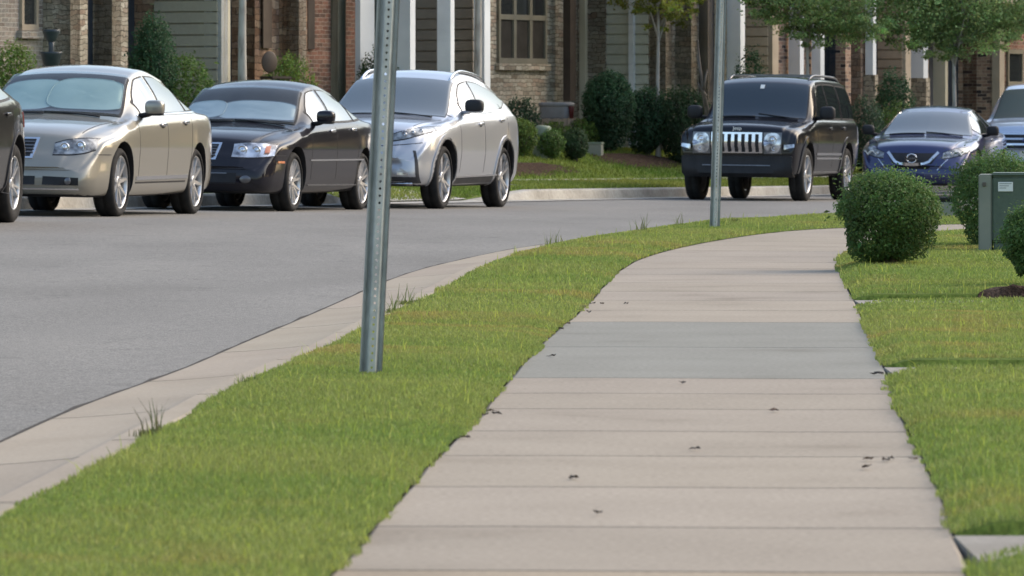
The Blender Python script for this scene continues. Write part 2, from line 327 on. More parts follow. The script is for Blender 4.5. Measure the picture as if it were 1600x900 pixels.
# far kerb
def far_ang(t): return R(17 + np.interp(t, [-40, -20, 0, 10, 60], [-7, -4, 0, .5, 4.5]))
ts = np.arange(-70, 90.01, .5); i0 = int(np.argmin(abs(ts)))
kx = np.zeros(len(ts)); ky = np.zeros(len(ts)); kx[i0], ky[i0] = -2.9, 69.3
for i in range(i0, len(ts) - 1): a = far_ang(ts[i] + .25); kx[i + 1] = kx[i] + .5 * math.sin(a); ky[i + 1] = ky[i] + .5 * math.cos(a)
for i in range(i0, 0, -1): a = far_ang(ts[i] - .25); kx[i - 1] = kx[i] - .5 * math.sin(a); ky[i - 1] = ky[i] - .5 * math.cos(a)
def K(t): return np.array([np.interp(t, ts, kx), np.interp(t, ts, ky)])
def KN(t): a = far_ang(t); return np.array([-math.cos(a), math.sin(a)])
# road height: smooth surface through measured spots
rp = np.array([(-3.96, 57, .024), (-2.44, 62.7, -.03), (-.88, 68.7, -.109), (4.19, 83.3, -.26), (7.3, 92, -.35), (-1.6, 26, -.1), (-1.1, 36, -.1), (-.3, 45.5, -.105), (3, 60.5, -.2), (-5, 53, .05),
               (10, 100, -.42), (9, 64, -.3), (-15, 57, .1), (-15, 30, 0), (-8, 18, -.05), (-2, 8, -.1), (30, 140, -.5), (30, 68, -.4), (-20, 100, -.1), (-6, 62, -.0), (-30, 10, 0), (12, 80, -.33)])
def tps(r): return np.where(r > 1e-9, r * r * np.log(np.maximum(r, 1e-9)), 0)
_n = len(rp); _A = np.zeros((_n + 3, _n + 3)); _d = np.hypot(rp[:, None, 0] - rp[None, :, 0], rp[:, None, 1] - rp[None, :, 1]) / 10
_A[:_n, :_n] = tps(_d) + np.eye(_n) * .6; _A[:_n, _n] = 1; _A[:_n, _n + 1] = rp[:, 0] / 10; _A[:_n, _n + 2] = rp[:, 1] / 10; _A[_n:, :_n] = _A[:_n, _n:].T
_w = np.linalg.solve(_A, np.r_[rp[:, 2], 0, 0, 0])
def zroad(x, y):
    x = np.atleast_1d(np.asarray(x, float)); y = np.atleast_1d(np.asarray(y, float))
    d = np.hypot(x[:, None] - rp[None, :, 0], y[:, None] - rp[None, :, 1]) / 10
    z = tps(d) @ _w[:_n] + _w[_n] + _w[_n + 1] * x / 10 + _w[_n + 2] * y / 10
    return np.clip(z, -.6, .25)
def zr1(x, y): return float(zroad(x, y)[0])
gx = np.linspace(-45, 60, 90); gy = np.linspace(-6, 150, 110); GX, GY = np.meshgrid(gx, gy)
v = np.c_[GX.ravel(), GY.ravel(), zroad(GX.ravel(), GY.ravel())]
I = np.arange(len(gx) * len(gy)).reshape(len(gy), len(gx))
f = np.stack([I[:-1, :-1], I[:-1, 1:], I[1:, 1:], I[1:, :-1]], -1).reshape(-1, 4)
tag(npmesh('road', v, f, M['asphalt'], smooth=True), kind='structure')
g = MB(); g.add([(-1500, -1500, -1.3), (1500, -1500, -1.3), (1500, 2500, -1.3), (-1500, 2500, -1.3)], [(0, 1, 2, 3)])
tag(g.build('ground', M['farlawn']), kind='structure')
# near kerb with gutter: cast in lengths with joints between them
def slabs(curve, s_list, prof_fn, name, m, gap=.012, colfn=None, step=.3, zoff=0):
    vs, fs, cs = [], [], []
    for k in range(len(s_list) - 1):
        a, b = s_list[k] + gap / 2, s_list[k + 1] - gap / 2
        n = max(2, int((b - a) / step) + 2); dd = np.linspace(a, b, n); base = len(vs); c = colfn(k) if colfn else (1, 1, 1); m_ = None
        for d in dd:
            p, nn = curve.at(d), curve.nrm(d); pr = prof_fn(d, p); m_ = len(pr)
            for (o, z) in pr: q = p + nn * o; vs.append((q[0], q[1], z + zoff)); cs.append(c)
        for i in range(n - 1):
            for j in range(m_ - 1):
                q = base + i * m_ + j; fs.append((q, q + 1, q + m_ + 1, q + m_))
        fs += [tuple([base] + [base + j for j in range(1, m_)])[:4]] if False else []
        # end faces
        for e in (0, n - 1):
            for j in range(m_ - 1):
                a0 = base + e * m_ + j; vs.append((vs[a0][0], vs[a0][1], vs[a0][2] - .03)); cs.append((.5, .5, .5)); vs.append((vs[a0 + 1][0], vs[a0 + 1][1], vs[a0 + 1][2] - .03)); cs.append((.5, .5, .5))
                fs.append((a0, a0 + 1, len(vs) - 1, len(vs) - 2))
    return npmesh(name, np.array(vs), np.array(fs), m, np.array(cs), smooth=False)
def kerb_prof(d, p):
    q = p + cB.nrm(d) * .67; z = zr1(q[0], q[1])
    return [(0, -.2), (0, 0), (.015, .006), (.105, .003), (.116, -.004), (.122, -.036), (.24, z * .5 - .012), (.40, z * .74 - .004), (.55, z * .9), (.665, z + .004), (.67, z - .06)]
ks = np.arange(1, cB.len - 1, 3.05)
rk = random.Random(3)
def kc(k): a = .93 + .13 * rk.random(); return (a, a * (.98 + .03 * rk.random()), a * .98)
tag(slabs(cB, ks, kerb_prof, 'kerb', M['kerb'], .03, kc), kind='structure')
tag(slabs(cB, [1, cB.len - 1], lambda d, p: [(o, z - .004) for o, z in kerb_prof(d, p)[1:-1]], 'kerb_joint_bed', M['groove'], 0), kind='structure')
# dark seam where the asphalt meets the gutter
v = []; fq = []
dd = np.arange(1, cB.len - 1, .4)
for i, d in enumerate(dd):
    p, nn = cB.at(d), cB.nrm(d); wv = .006 + .022 * rk.random() ** 2
    for o in (.669, .672 + wv):
        q = p + nn * o; v.append((q[0], q[1], zr1(q[0], q[1]) + .004))
    if i: fq.append((2 * i - 2, 2 * i - 1, 2 * i + 1, 2 * i))
tag(npmesh('road_edge_seam', np.array(v), np.array(fq), M['groove']), kind='structure')
# sidewalk slabs
cM = Curve([((cC.at(cC.s_at_y(y))[0] + cD.at(cD.s_at_y(y))[0]) / 2, y) for y in np.arange(3, 44, 1.5)] + [(2.35, 46), (3.0, 50), (4.3, 53), (8, 55.6), (16, 57.8), (34, 60.2)])
jy = [4.6, 6.1, 7.7, 9.2, 10.8, 12.3, 13.85, 15.3, 16.9, 18.4, 19.8, 21.25, 22.4, 23.66, 26.7, 29.8, 31.5, 33.1, 34.7, 36.4, 38.1, 39.6, 41.2, 42.8, 44.4]
js = [cM.s_at_y(y) for y in jy]; js += list(np.arange(js[-1] + 1.55, cM.len - 1, 1.55))
rs = random.Random(5)
def side_prof(d, p):
    wl = float(np.min(np.hypot(cC.p[:, 0] - p[0], cC.p[:, 1] - p[1]))) - .004; wr = float(np.min(np.hypot(cD.p[:, 0] - p[0], cD.p[:, 1] - p[1]))) - .004
    return [(wl, -.1), (wl, -.006), (wl - .012, 0), (wl * .5, .001), (0, 0), (-wr * .5, -.001), (-wr + .012, 0), (-wr, -.006), (-wr, -.1)]
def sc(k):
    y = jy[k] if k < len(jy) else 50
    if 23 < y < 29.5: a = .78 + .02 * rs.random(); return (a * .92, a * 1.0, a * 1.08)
    a = .95 + .07 * rs.random()
    if y < 13.8: return (a * 1.02, a * .93, a * .84)
    return (a * 1.02, a * .975, a * (.95 + .03 * rs.random()))
tag(slabs(cM, js, side_prof, 'sidewalk', M['concrete'], .023, sc), kind='structure')
tag(slabs(cM, [js[0], js[-1]], lambda d, p: [(o, z - .003) for o, z in side_prof(d, p)[1:-1]], 'sidewalk_joint_bed', M['groove'], 0), kind='structure')
# turf beds
def ruled(c1, c2, n, name, m, zf, cols=8):
    vs = []
    for i in range(n):
        a = c1(i / (n - 1)); b = c2(i / (n - 1))
        for j in range(cols):
            q = a + (b - a) * (j / (cols - 1)); vs.append((q[0], q[1], zf(q[0], q[1], j / (cols - 1))))
    I = np.arange(n * cols).reshape(n, cols)
    f = np.stack([I[:-1, :-1], I[:-1, 1:], I[1:, 1:], I[1:, :-1]], -1).reshape(-1, 4)
    return npmesh(name, np.array(vs), f, m, smooth=True)
def lawn_noise(x, y): return .2 * (.008 * math.sin(x * 3.1 + y * .7) + .006 * math.sin(x * 1.3 - y * 1.9) + .004 * math.sin(y * 4.1))
def strip_z(x, y, u):
    e = min(u, 1 - u) * 2; return .002 + .014 * min(1, e * 3) + lawn_noise(x, y) * min(1, e * 3)
tag(ruled(lambda u: cB.at(u * cB.len), lambda u: cC.at(u * cC.len), 260, 'verge_turf', M['soil'], strip_z), kind='structure')
PATHS = [(14.0, 14.97), (23.55, 24.58), (32.0, 33.05)]
def lawn_z(x, y):
    xd = float(np.interp(y, cD.p[:, 1], cD.p[:, 0])); e = min(1, max(0, (x - xd)) / .12)
    z = .006 + .026 * e + lawn_noise(x, y) * e
    for a, b in PATHS:
        if a - .06 < y < b + .06: k = min(y - a + .06, b + .06 - y) / .06; z -= min(1, k) * .09
    return z
ys = sorted(set(list(np.arange(3, 56, .35)) + [v_ for a, b in PATHS for v_ in (a - .06, a, b, b + .06)])); xo = np.r_[0, .06, .12, .3, .6, 1, 1.6, 2.4, 4, 8, 16, 32]
vs = [(float(np.interp(y, cD.p[:, 1], cD.p[:, 0])) + o, y, lawn_z(float(np.interp(y, cD.p[:, 1], cD.p[:, 0])) + o, y)) for y in ys for o in xo]
I = np.arange(len(ys) * len(xo)).reshape(len(ys), len(xo)); f = np.stack([I[:-1, :-1], I[:-1, 1:], I[1:, 1:], I[1:, :-1]], -1).reshape(-1, 4)
tag(npmesh('lawn_turf', np.array(vs), f, M['soil'], smooth=True), kind='structure')
for a, b in PATHS:
    p = MB(); x0 = float(np.interp((a + b) / 2, cD.p[:, 1], cD.p[:, 0])) + .02
    p.box((x0, a + .02, -.1), (x0 + 14, b - .02, .004))
    o = p.build('path', M['pathconc']); tag(o, kind='structure')
# far side: gutter, kerb, verge, sidewalk, lawn
def kerb_h(t): return .15 * float(np.interp(t, [-200, 2.2, 3.6, 8.0, 10.8, 200], [1, 1, .12, .12, 1, 1]))
def far_prof(t, o):
    q = K(t); z = zr1(*q); top = z + kerb_h(t)
    k = float(np.interp(o, [.15, 1.7], [0, 1])); base = top * (1 - k) + (z + .15) * k + float(np.interp(o, [.15, 1.7, 3.1], [0, .085, .10]))
    u = float(np.interp(o, [3.1, 4.8], [0, 1]))
    return base * (1 - u) + .34 * u + max(0, o - 4.8) * .008
def farstrip(name, m, t0, t1, prof, step=.5, smooth=True):
    tt = np.arange(t0, t1 + .01, step); vs = []; n = None
    for t in tt:
        p, nn = K(t), KN(t); pr = prof(t); n = len(pr)
        for o, z in pr: q = p + nn * o; vs.append((q[0], q[1], z))
    I = np.arange(len(tt) * n).reshape(len(tt), n); f = np.stack([I[:-1, :-1], I[:-1, 1:], I[1:, 1:], I[1:, :-1]], -1).reshape(-1, 4)
    return tag(npmesh(name, np.array(vs), f, m, smooth=smooth), kind='structure')
def fk(t):
    z = zr1(*K(t)); h = kerb_h(t); fl = .5 * (1 - h / .15)
    return [(-.45, z + .004), (-.05, z + .008), (-.01, z + .012), (.02 + fl * .3, z + h * .85), (.045 + fl * .5, z + h), (.16 + fl * .3, z + h + .004), (.165 + fl * .3, z + h - .1)]
farstrip('far_kerb', M['farconc'], -60, 80, fk, .4, False)
farstrip('far_lawn', M['farlawn'], -60, 85, lambda t: [(o, far_prof(t, o) - (.03 if 1.75 < o < 3.05 else 0)) for o in (.155, .4, .8, 1.2, 1.6, 1.7, 1.76, 3.04, 3.1, 3.5, 4, 4.6, 5.3, 6, 7, 8, 12, 20, 40)], .5)
farstrip('far_sidewalk', M['farconc'], -60, 85, lambda t: [(o, far_prof(t, o) + .008) for o in (1.7, 2.4, 3.1)], .8)
farstrip('driveway', M['farconc'], 3.4, 8.2, lambda t: [(o, far_prof(t, o) + .014) for o in (.14, .6, 1.2, 1.7, 2.4, 3.1, 4, 5, 6.5)], .4)
def far_inv(x, y):
    d = np.hypot(kx - x, ky - y); i = int(np.argmin(d)); t = ts[i]
    for _ in range(3):
        p = K(t); a = far_ang(t); t += (x - p[0]) * math.sin(a) + (y - p[1]) * math.cos(a)
    p = K(t); return t, float(np.dot(np.array([x, y]) - p, KN(t)))
def far_z(x, y): t, o = far_inv(x, y); return far_prof(t, o) if o > .15 else zr1(x, y)
def far_at(px, y):
    for Y in np.arange(70, 130, .1):
        X = (px - 800) / FPX * Y
        if far_z(X, Y) >= zpix(y, Y): return X, Y, far_z(X, Y)
    return X, Y, far_z(X, Y)
def mound(name, cx, cy, rx, ry, h, rz, m, zf, seed=1):
    r_ = np.random.default_rng(seed); n, k = 40, 10; vs = []
    ph = r_.random(5) * 6.28
    for j in range(k + 1):
        u = j / k
        for i in range(n):
            a = 2 * math.pi * i / n; rr = u * (1 + .10 * math.sin(2 * a + ph[0]) + .07 * math.sin(3 * a + ph[1]) + .05 * math.sin(7 * a + ph[2]))
            x = rx * rr * math.cos(a); y = ry * rr * math.sin(a); X = cx + x * math.cos(rz) - y * math.sin(rz); Y = cy + x * math.sin(rz) + y * math.cos(rz)
            vs.append((X, Y, zf(X, Y) + h * (1 - u ** 3) - .012 + r_.normal(0, .006)))
    f = [(j * n + i, j * n + (i + 1) % n, (j + 1) * n + (i + 1) % n, (j + 1) * n + i) for j in range(k) for i in range(n)]
    return tag(npmesh(name, np.array(vs), np.array(f), m, smooth=True), kind='structure')
X, Y, Z = far_at(1000, 252); mound('mulch_bed', X, Y, 2.2, .55, .07, R(70), M['mulch'], far_z, 2)
X, Y, Z = far_at(800, 264); mound('mulch_bed', X, Y, 3.0, .55, .07, R(70), M['mulch'], far_z, 3)
X, Y = unproj(1620, 470); mound('mulch_bed', X, Y, .36, .42, .03, 0, M['mulch'], lambda x, y: lawn_z(x, y) + .03, 5)
# ------------------------------------------------------------ townhouses
HA = R(24); hb = np.array([math.sin(HA), math.cos(HA)]); hr = np.array([math.cos(HA), -math.sin(HA)]); HO = np.array([-5.1, 90.0])
def hu(px, v): k = (px - 800) / FPX; return (k * (HO[1] - v * math.sin(HA)) - HO[0] - v * math.cos(HA)) / (math.sin(HA) - k * math.cos(HA))
def hv(px, u): k = (px - 800) / FPX; return (k * (HO[1] + u * math.cos(HA)) - HO[0] - u * math.sin(HA)) / (math.cos(HA) + k * math.sin(HA))
def hp(u, v): return HO + hb * u + hr * v
def hz(y, u, v): return EYE - (y - HOR) * hp(u, v)[1] / FPX
ZG, ZT = -.3, 6.3
class House:
    def __init__(s, px, label, v=0.0):
        u = hu(px, 0); p = hp(u, 0); s.u0 = u; s.z0 = far_z(*p); s.root = empty('townhouse', (p[0], p[1], s.z0), math.pi / 2 - HA, label, 'house', 'row of attached townhouses')
        s.umin = 1e9; s.umax = -1e9; s.vs = []; s.seg = {}
    def loc(s, u, v, z): return (u - s.u0, -v, z - s.z0)
    def boxm(s, mb, u1, u2, v1, v2, z1, z2, wall=True):
        a = s.loc(u1, v2, z1); b = s.loc(u2, v1, z2); x0, y0, w0 = a; x1, y1, w1 = b
        vs = [(x0, y0, w0), (x1, y0, w0), (x1, y1, w0), (x0, y1, w0), (x0, y0, w1), (x1, y0, w1), (x1, y1, w1), (x0, y1, w1)]
        fs = [(0, 3, 2, 1), (4, 5, 6, 7), (0, 1, 5, 4), (1, 2, 6, 5), (2, 3, 7, 6), (3, 0, 4, 7)]
        def uvof(f, k):
            if k < 2: return [(vs[i][0], vs[i][1]) for i in f]
            if k in (2, 4): return [(vs[i][0] + s.u0, vs[i][2]) for i in f]
            return [(vs[i][1] + 3.3, vs[i][2]) for i in f]
        mb.add(vs, fs, [uvof(f, k) for k, f in enumerate(fs)])
        s.umin = min(s.umin, u1); s.umax = max(s.umax, u2)
    def lap(s, mb, u1, u2, v1, v2, z1, z2, e=.178):
        # boards with a shadow gap under each lower edge, over a set back sheathing
        s.boxm(mb, u1 + .0, u2, v1, v2 - .0, z1, z2); z = z1
        while z < z2:
            t = .045; a0, a1 = s.loc(u1, v2, z + .022), s.loc(u2, v1, min(z + e, z2)); x0, y0, w0 = a0; x1, y1, w1 = a1
            vs = [(x0 - t, y0 - t, w0), (x1, y0 - t, w0), (x1, y1, w0), (x0 - t, y1, w0), (x0 - .034, y0 - .034, w1), (x1, y0 - .034, w1), (x1, y1, w1), (x0 - .034, y1, w1)]
            mb.add(vs, [(0, 3, 2, 1), (4, 5, 6, 7), (0, 1, 5, 4), (1, 2, 6, 5), (2, 3, 7, 6), (3, 0, 4, 7)]); z += e
    def path(s, px0, v0, ops):
        u, v = hu(px0, v0), v0; T = .3
        for op in ops:
            k = op[0]
            if k == 'B': v -= op[1]; s.vs.append(v); continue
            px, m = op[1], op[2]; nm = op[3] if len(op) > 3 else 'wall'
            mb = MB()
            if k == 'S':
                u2 = hu(px, v)
                if u2 <= u: u2 = u + .02
                a = (u, u2, v - T, v)
            else:
                v2 = hv(px, u); a = (u, u + T, v - .05, v2); u2 = u
            if m.startswith('sid'): s.lap(mb, *a, ZG, ZT)
            else: s.boxm(mb, *a, ZG, ZT)
            s.umin = min(s.umin, a[0]); s.umax = max(s.umax, a[1])
            mb.build(nm, M[m], s.root, uv=True)
            if k == 'S': u = u2
            else: v = v2
            s.vs.append(v); s.seg[px] = (u, v)
        s.last = (u, v); return s
    def block(s, name, m, pl, pm, pr, v, y0=None, y1=None, trims=False, parent=None):
        u1 = hu(pm, v); vl = hv(pl, u1); u2 = hu(pr, v)
        z0 = hz(y0, u1, v) if y0 is not None else ZG; z1 = hz(y1, u1, v) if y1 is not None else 3.5
        mb = MB(); s.boxm(mb, u1, u2, vl, v, z0, z1)
        if trims:
            for zz in (z0, z1 - .12): s.boxm(mb, u1 - .04, u2 + .04, vl - .04, v + .04, zz - .001, zz + .12)
        s.vs.append(v)
        return mb.build(name, M[m], parent or s.root, uv=True)
    def window(s, pa, pb, v, y0, y1, cols=1, rail=None, fm='cream', gm='glass_house', sill='brick_pale'):
        u1, u2 = hu(pa, v), hu(pb, v); z1 = hz(y1, u1, v); z0 = hz(y0, u1, v); zt = z0; wF = .07
        fr = MB(); W = (u2 - u1)
        s.boxm(fr, u1, u1 + wF, v + .001, v + .05, z1, zt); s.boxm(fr, u2 - wF, u2, v + .001, v + .05, z1, zt)
        s.boxm(fr, u1, u2, v + .001, v + .052, z1 - .04, z1 + .05); s.boxm(fr, u1, u2, v + .001, v + .052, zt - .05, zt + .04)
        for c in range(1, cols): uc = u1 + W * c / cols; s.boxm(fr, uc - wF * .8, uc + wF * .8, v + .001, v + .048, z1, zt)
        if rail is not None: zr_ = hz(rail, u1, v); s.boxm(fr, u1, u2, v + .001, v + .046, zr_ - .045, zr_ + .045)
        f = fr.build('window', M[fm], s.root, uv=True)
        for c in range(cols):
            a, b = u1 + W * c / cols + wF, u1 + W * (c + 1) / cols - wF * .6
            g_ = MB(); s.boxm(g_, a, b, v + .002, v + .012, z1 + .03, (zr_ - .04) if rail is not None else zt - .03); g_.build('pane', M['screen' if rail is not None else gm], f, uv=True)
            if rail is not None: g_ = MB(); s.boxm(g_, a, b, v + .002, v + .014, zr_ + .04, zt - .03); g_.build('pane', M[gm], f, uv=True)
        si = MB(); s.boxm(si, u1 - .08, u2 + .08, v + .001, v + .09, z1 - .16, z1 - .045); si.build('sill', M[sill], f, uv=True)
    def finish(s, mbody, zp=3.5, porch=(None, None), dep=9, vfront=None):
        vm = min(s.vs); vM = max(s.vs); mb = MB()
        s.boxm(mb, s.umin + .012, s.umax - .012, -dep, vm - .31, ZG, ZT - .02); mb.build('rear_wall', M[mbody], s.root, uv=True)
        r = MB(); e = .5; a = s.loc(s.umin - .02, vM + e, ZT); b = s.loc(s.umax + .02, -dep - e, ZT); xm = (a[1] + b[1]) / 2
        r.add([(a[0], a[1], a[2]), (b[0], a[1], a[2]), (b[0], b[1], a[2]), (a[0], b[1], a[2]), (a[0], xm, a[2] + 2.6), (b[0], xm, a[2] + 2.6)], [(0, 1, 5, 4), (2, 3, 4, 5), (0, 4, 3), (1, 2, 5), (0, 3, 2, 1)])
        r.build('roof', M['roofing'], s.root)
        if porch[0] is not None:
            p = MB(); v1, v2 = porch[2]; s.boxm(p, hu(porch[0], v2), hu(porch[1], v2), v1, v2, zp, zp + .28); p.build('porch_roof', M[porch[3]], s.root, uv=True)
A = House(-40, 'pale brick townhouse with rough stone piers behind the beige sedan, leftmost of the row')
A.path(-40, 0, [('S', 67, 'brick_pale'), ('F', 110, 'stone', 'stone_pier'), ('S', 137, 'stone_pale_lit', 'stone_pier'), ('B', .5), ('S', 145, 'dark', 'recess_wall'), ('F', 175, 'stone', 'stone_pier'), ('S', 200, 'stone_pale_lit', 'stone_pier'), ('B', .5), ('S', 210, 'dark', 'recess_wall'), ('F', 247, 'stone_warm', 'stone_pier')])
A.window(30, 56, 0, -60, 43, 1, None, 'tan', 'glass_house', 'brick_pale'); vA = A.last[1]; uA = A.last[0]; A.finish('brick_pale')
B = House(247, 'townhouse with sage lap siding, white corner board and reddish stone piers behind the black sedan')
B.path(247, vA, [('F', 337, 'sid_sage'), ('F', 346, 'cream', 'corner_board'), ('S', 356, 'white', 'corner_board'), ('B', 1.25), ('S', 362, 'dark', 'recess_wall'), ('F', 398, 'stone_warm', 'stone_pier'), ('S', 436, 'stone_warm'), ('F', 467, 'stone_warm', 'stone_pier'), ('S', 478, 'stone_pale_lit', 'stone_pier'), ('B', .3), ('S', 517, 'brick_red'), ('F', 528, 'olive_shade', 'corner_board'), ('S', 540, 'cream', 'corner_board'), ('B', .25), ('S', 556, 'brick_red')])  # light from the street side is put into pier and board materials
vb = B.seg[436][1]; B.block('shutter', 'brown', 410, 411.5, 425, hv(410, hu(410, vb)) + .05, 75, None)
vb2 = B.seg[517][1]; B.block('shutter', 'brown', 480, 481.5, 492, vb2 + .05, 77, None)
vB, = B.last[1:]; B.finish('sid_sage')
D3 = House(556, 'townhouse with taupe siding, white porch columns and a triple window in tan ledge stone')
D3.path(556, vB, [('B', .25), ('S', 596, 'sid_dark'), ('F', 737, 'sid_taupe'), ('S', 742, 'cream', 'corner_board'), ('B', 1.0), ('S', 903, 'stone_mid')])
v1 = D3.seg[903][1]; vc = D3.seg[737][1]
D3.block('column', 'white', 555, 563, 585, hv(570, hu(570, vB)) + .55); D3.block('column', 'white', 618, 641, 649, vc + .1); D3.block('column', 'white', 683, 704, 710, vc + .25); D3.block('column', 'white', 740, 757, 766, vc + .35)
D3.window(776, 851, v1, -70, 95, 3, 26, 'frame', 'glass_house', 'stone_mid')
D3.block('post', 'brown', 880, 891, 900, v1 + .35, 158, None); D3.finish('sid_taupe')
D4 = House(903, 'townhouse with grey green siding between light ledge stone piers behind the large round holly')
D4.path(903, v1, [('F', 945, 'stone_pale_lit', 'stone_pier'), ('S', 949, 'stone_pale_lit', 'stone_pier'), ('B', 1.2), ('F', 1010, 'sid_grey'), ('F', 1040, 'stone', 'stone_pier'), ('S', 1055, 'stone_pale_lit', 'stone_pier'), ('B', .7), ('F', 1080, 'stone', 'stone_pier'), ('S', 1092, 'stone_pale_lit', 'stone_pier'), ('B', .7), ('F', 1106, 'tan', 'wall'), ('S', 1117, 'dark', 'front_door'), ('S', 1141, 'sid_tan')])
D4.block('downspout', 'cream', 905, 914, 918, hv(914, D4.seg[945][0]) + .12, 187, None)
v4 = D4.seg[1010][1]; D4.block('corner_board', 'white', 982, 989, 993, hv(989, D4.seg[1010][0]) + .06)
v5 = D4.last[1]; D4.block('column', 'white', 1135, 1157, 1164, v5 + .3); D4.finish('sid_grey')
D5 = House(1141, 'townhouse with tan siding, speckled brick and paired white columns behind the boxy black vehicle')
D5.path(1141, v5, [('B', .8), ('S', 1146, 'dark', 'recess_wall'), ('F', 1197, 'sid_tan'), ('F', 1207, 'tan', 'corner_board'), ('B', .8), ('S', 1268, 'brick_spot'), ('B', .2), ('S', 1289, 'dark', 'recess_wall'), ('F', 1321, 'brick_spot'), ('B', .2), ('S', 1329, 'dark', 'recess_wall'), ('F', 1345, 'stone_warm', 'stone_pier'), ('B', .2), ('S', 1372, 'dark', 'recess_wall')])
va = D5.seg[1268][1]; vb5 = D5.last[1]
D5.block('column', 'white', 1232, 1250, 1256, va + .3); D5.block('column', 'white', 1268, 1282, 1288, va + .25)
D5.block('column', 'white', 1352, 1364, 1369, vb5 + .4, 117, None); D5.block('column_base', 'stone', 1349, 1367, 1372, vb5 + .44, None, 117); D5.finish('sid_tan')
D6 = House(1372, 'rightmost townhouse of the row, with brown siding, speckled brick and a wide cream column')
D6.path(1372, vb5, [('F', 1407, 'sid_brown'), ('F', 1415, 'tan', 'corner_board'), ('B', .9), ('S', 1451, 'brick_spot'), ('B', .2), ('S', 1497, 'dark', 'recess_wall'), ('F', 1550, 'brick_spot'), ('F', 1562, 'tan', 'corner_board'), ('B', .5), ('S', 1670, 'brick_red')])
va = D6.seg[1451][1]; vf = D6.last[1]
D6.block('column', 'white', 1420, 1443, 1450, va + .35, 122, None); D6.block('column_base', 'stone', 1414, 1447, 1453, va + .39, None, 122)
D6.block('column', 'cream', 1458, 1477, 1481, va + .2); D6.window(1572, 1596, vf, 80, 131, 1, None, 'frame')
D6.finish('sid_brown', 3.17, (1530, 1668, (vf + .001, vf + 1.0), 'tan'))
print('house v', [round(float(x), 2) for x in (vA, vB, v1, vc, v5, vb5, vf)])

# ------------------------------------------------------------ foliage
def leaves(pos, nrm, size, col, asp=.5, name='foliage', parent=None, m='leaf', r_=rng, droop=.3):
    n = len(pos); size = np.broadcast_to(size, (n,))[:, None]
    d = nrm + r_.normal(0, .75, (n, 3)); d /= np.linalg.norm(d, axis=1)[:, None] + 1e-9
    t = np.cross(d, r_.normal(0, 1, (n, 3))); t /= np.linalg.norm(t, axis=1)[:, None] + 1e-9
    w_ = np.cross(d, t)
    P = np.stack([pos - t * size * .5, pos + w_ * size * asp * .5 + d * size * .08, pos + t * size * .5, pos - w_ * size * asp * .5 + d * size * .08], 1).reshape(-1, 3)
    F = np.arange(4 * n).reshape(n, 4)
    return npmesh(name, P, F, M[m], np.repeat(col, 4, axis=0), parent)
def colvar(n, base, r_, var=.22, hue=.12):
    k = np.exp(r_.normal(0, var, (n, 1))); c = np.array(base)[None, :] * k; c[:, 0] *= np.exp(r_.normal(0, hue, n)); return np.clip(c, .002, .6)
GREENS = {'boxwood': (.085, .145, .040), 'light': (.10, .155, .035), 'holly': (.04, .085, .042), 'dark': (.042, .075, .034), 'yellow': (.22, .25, .05), 'elm': (.26, .36, .14), 'blue': (.04, .075, .045)}
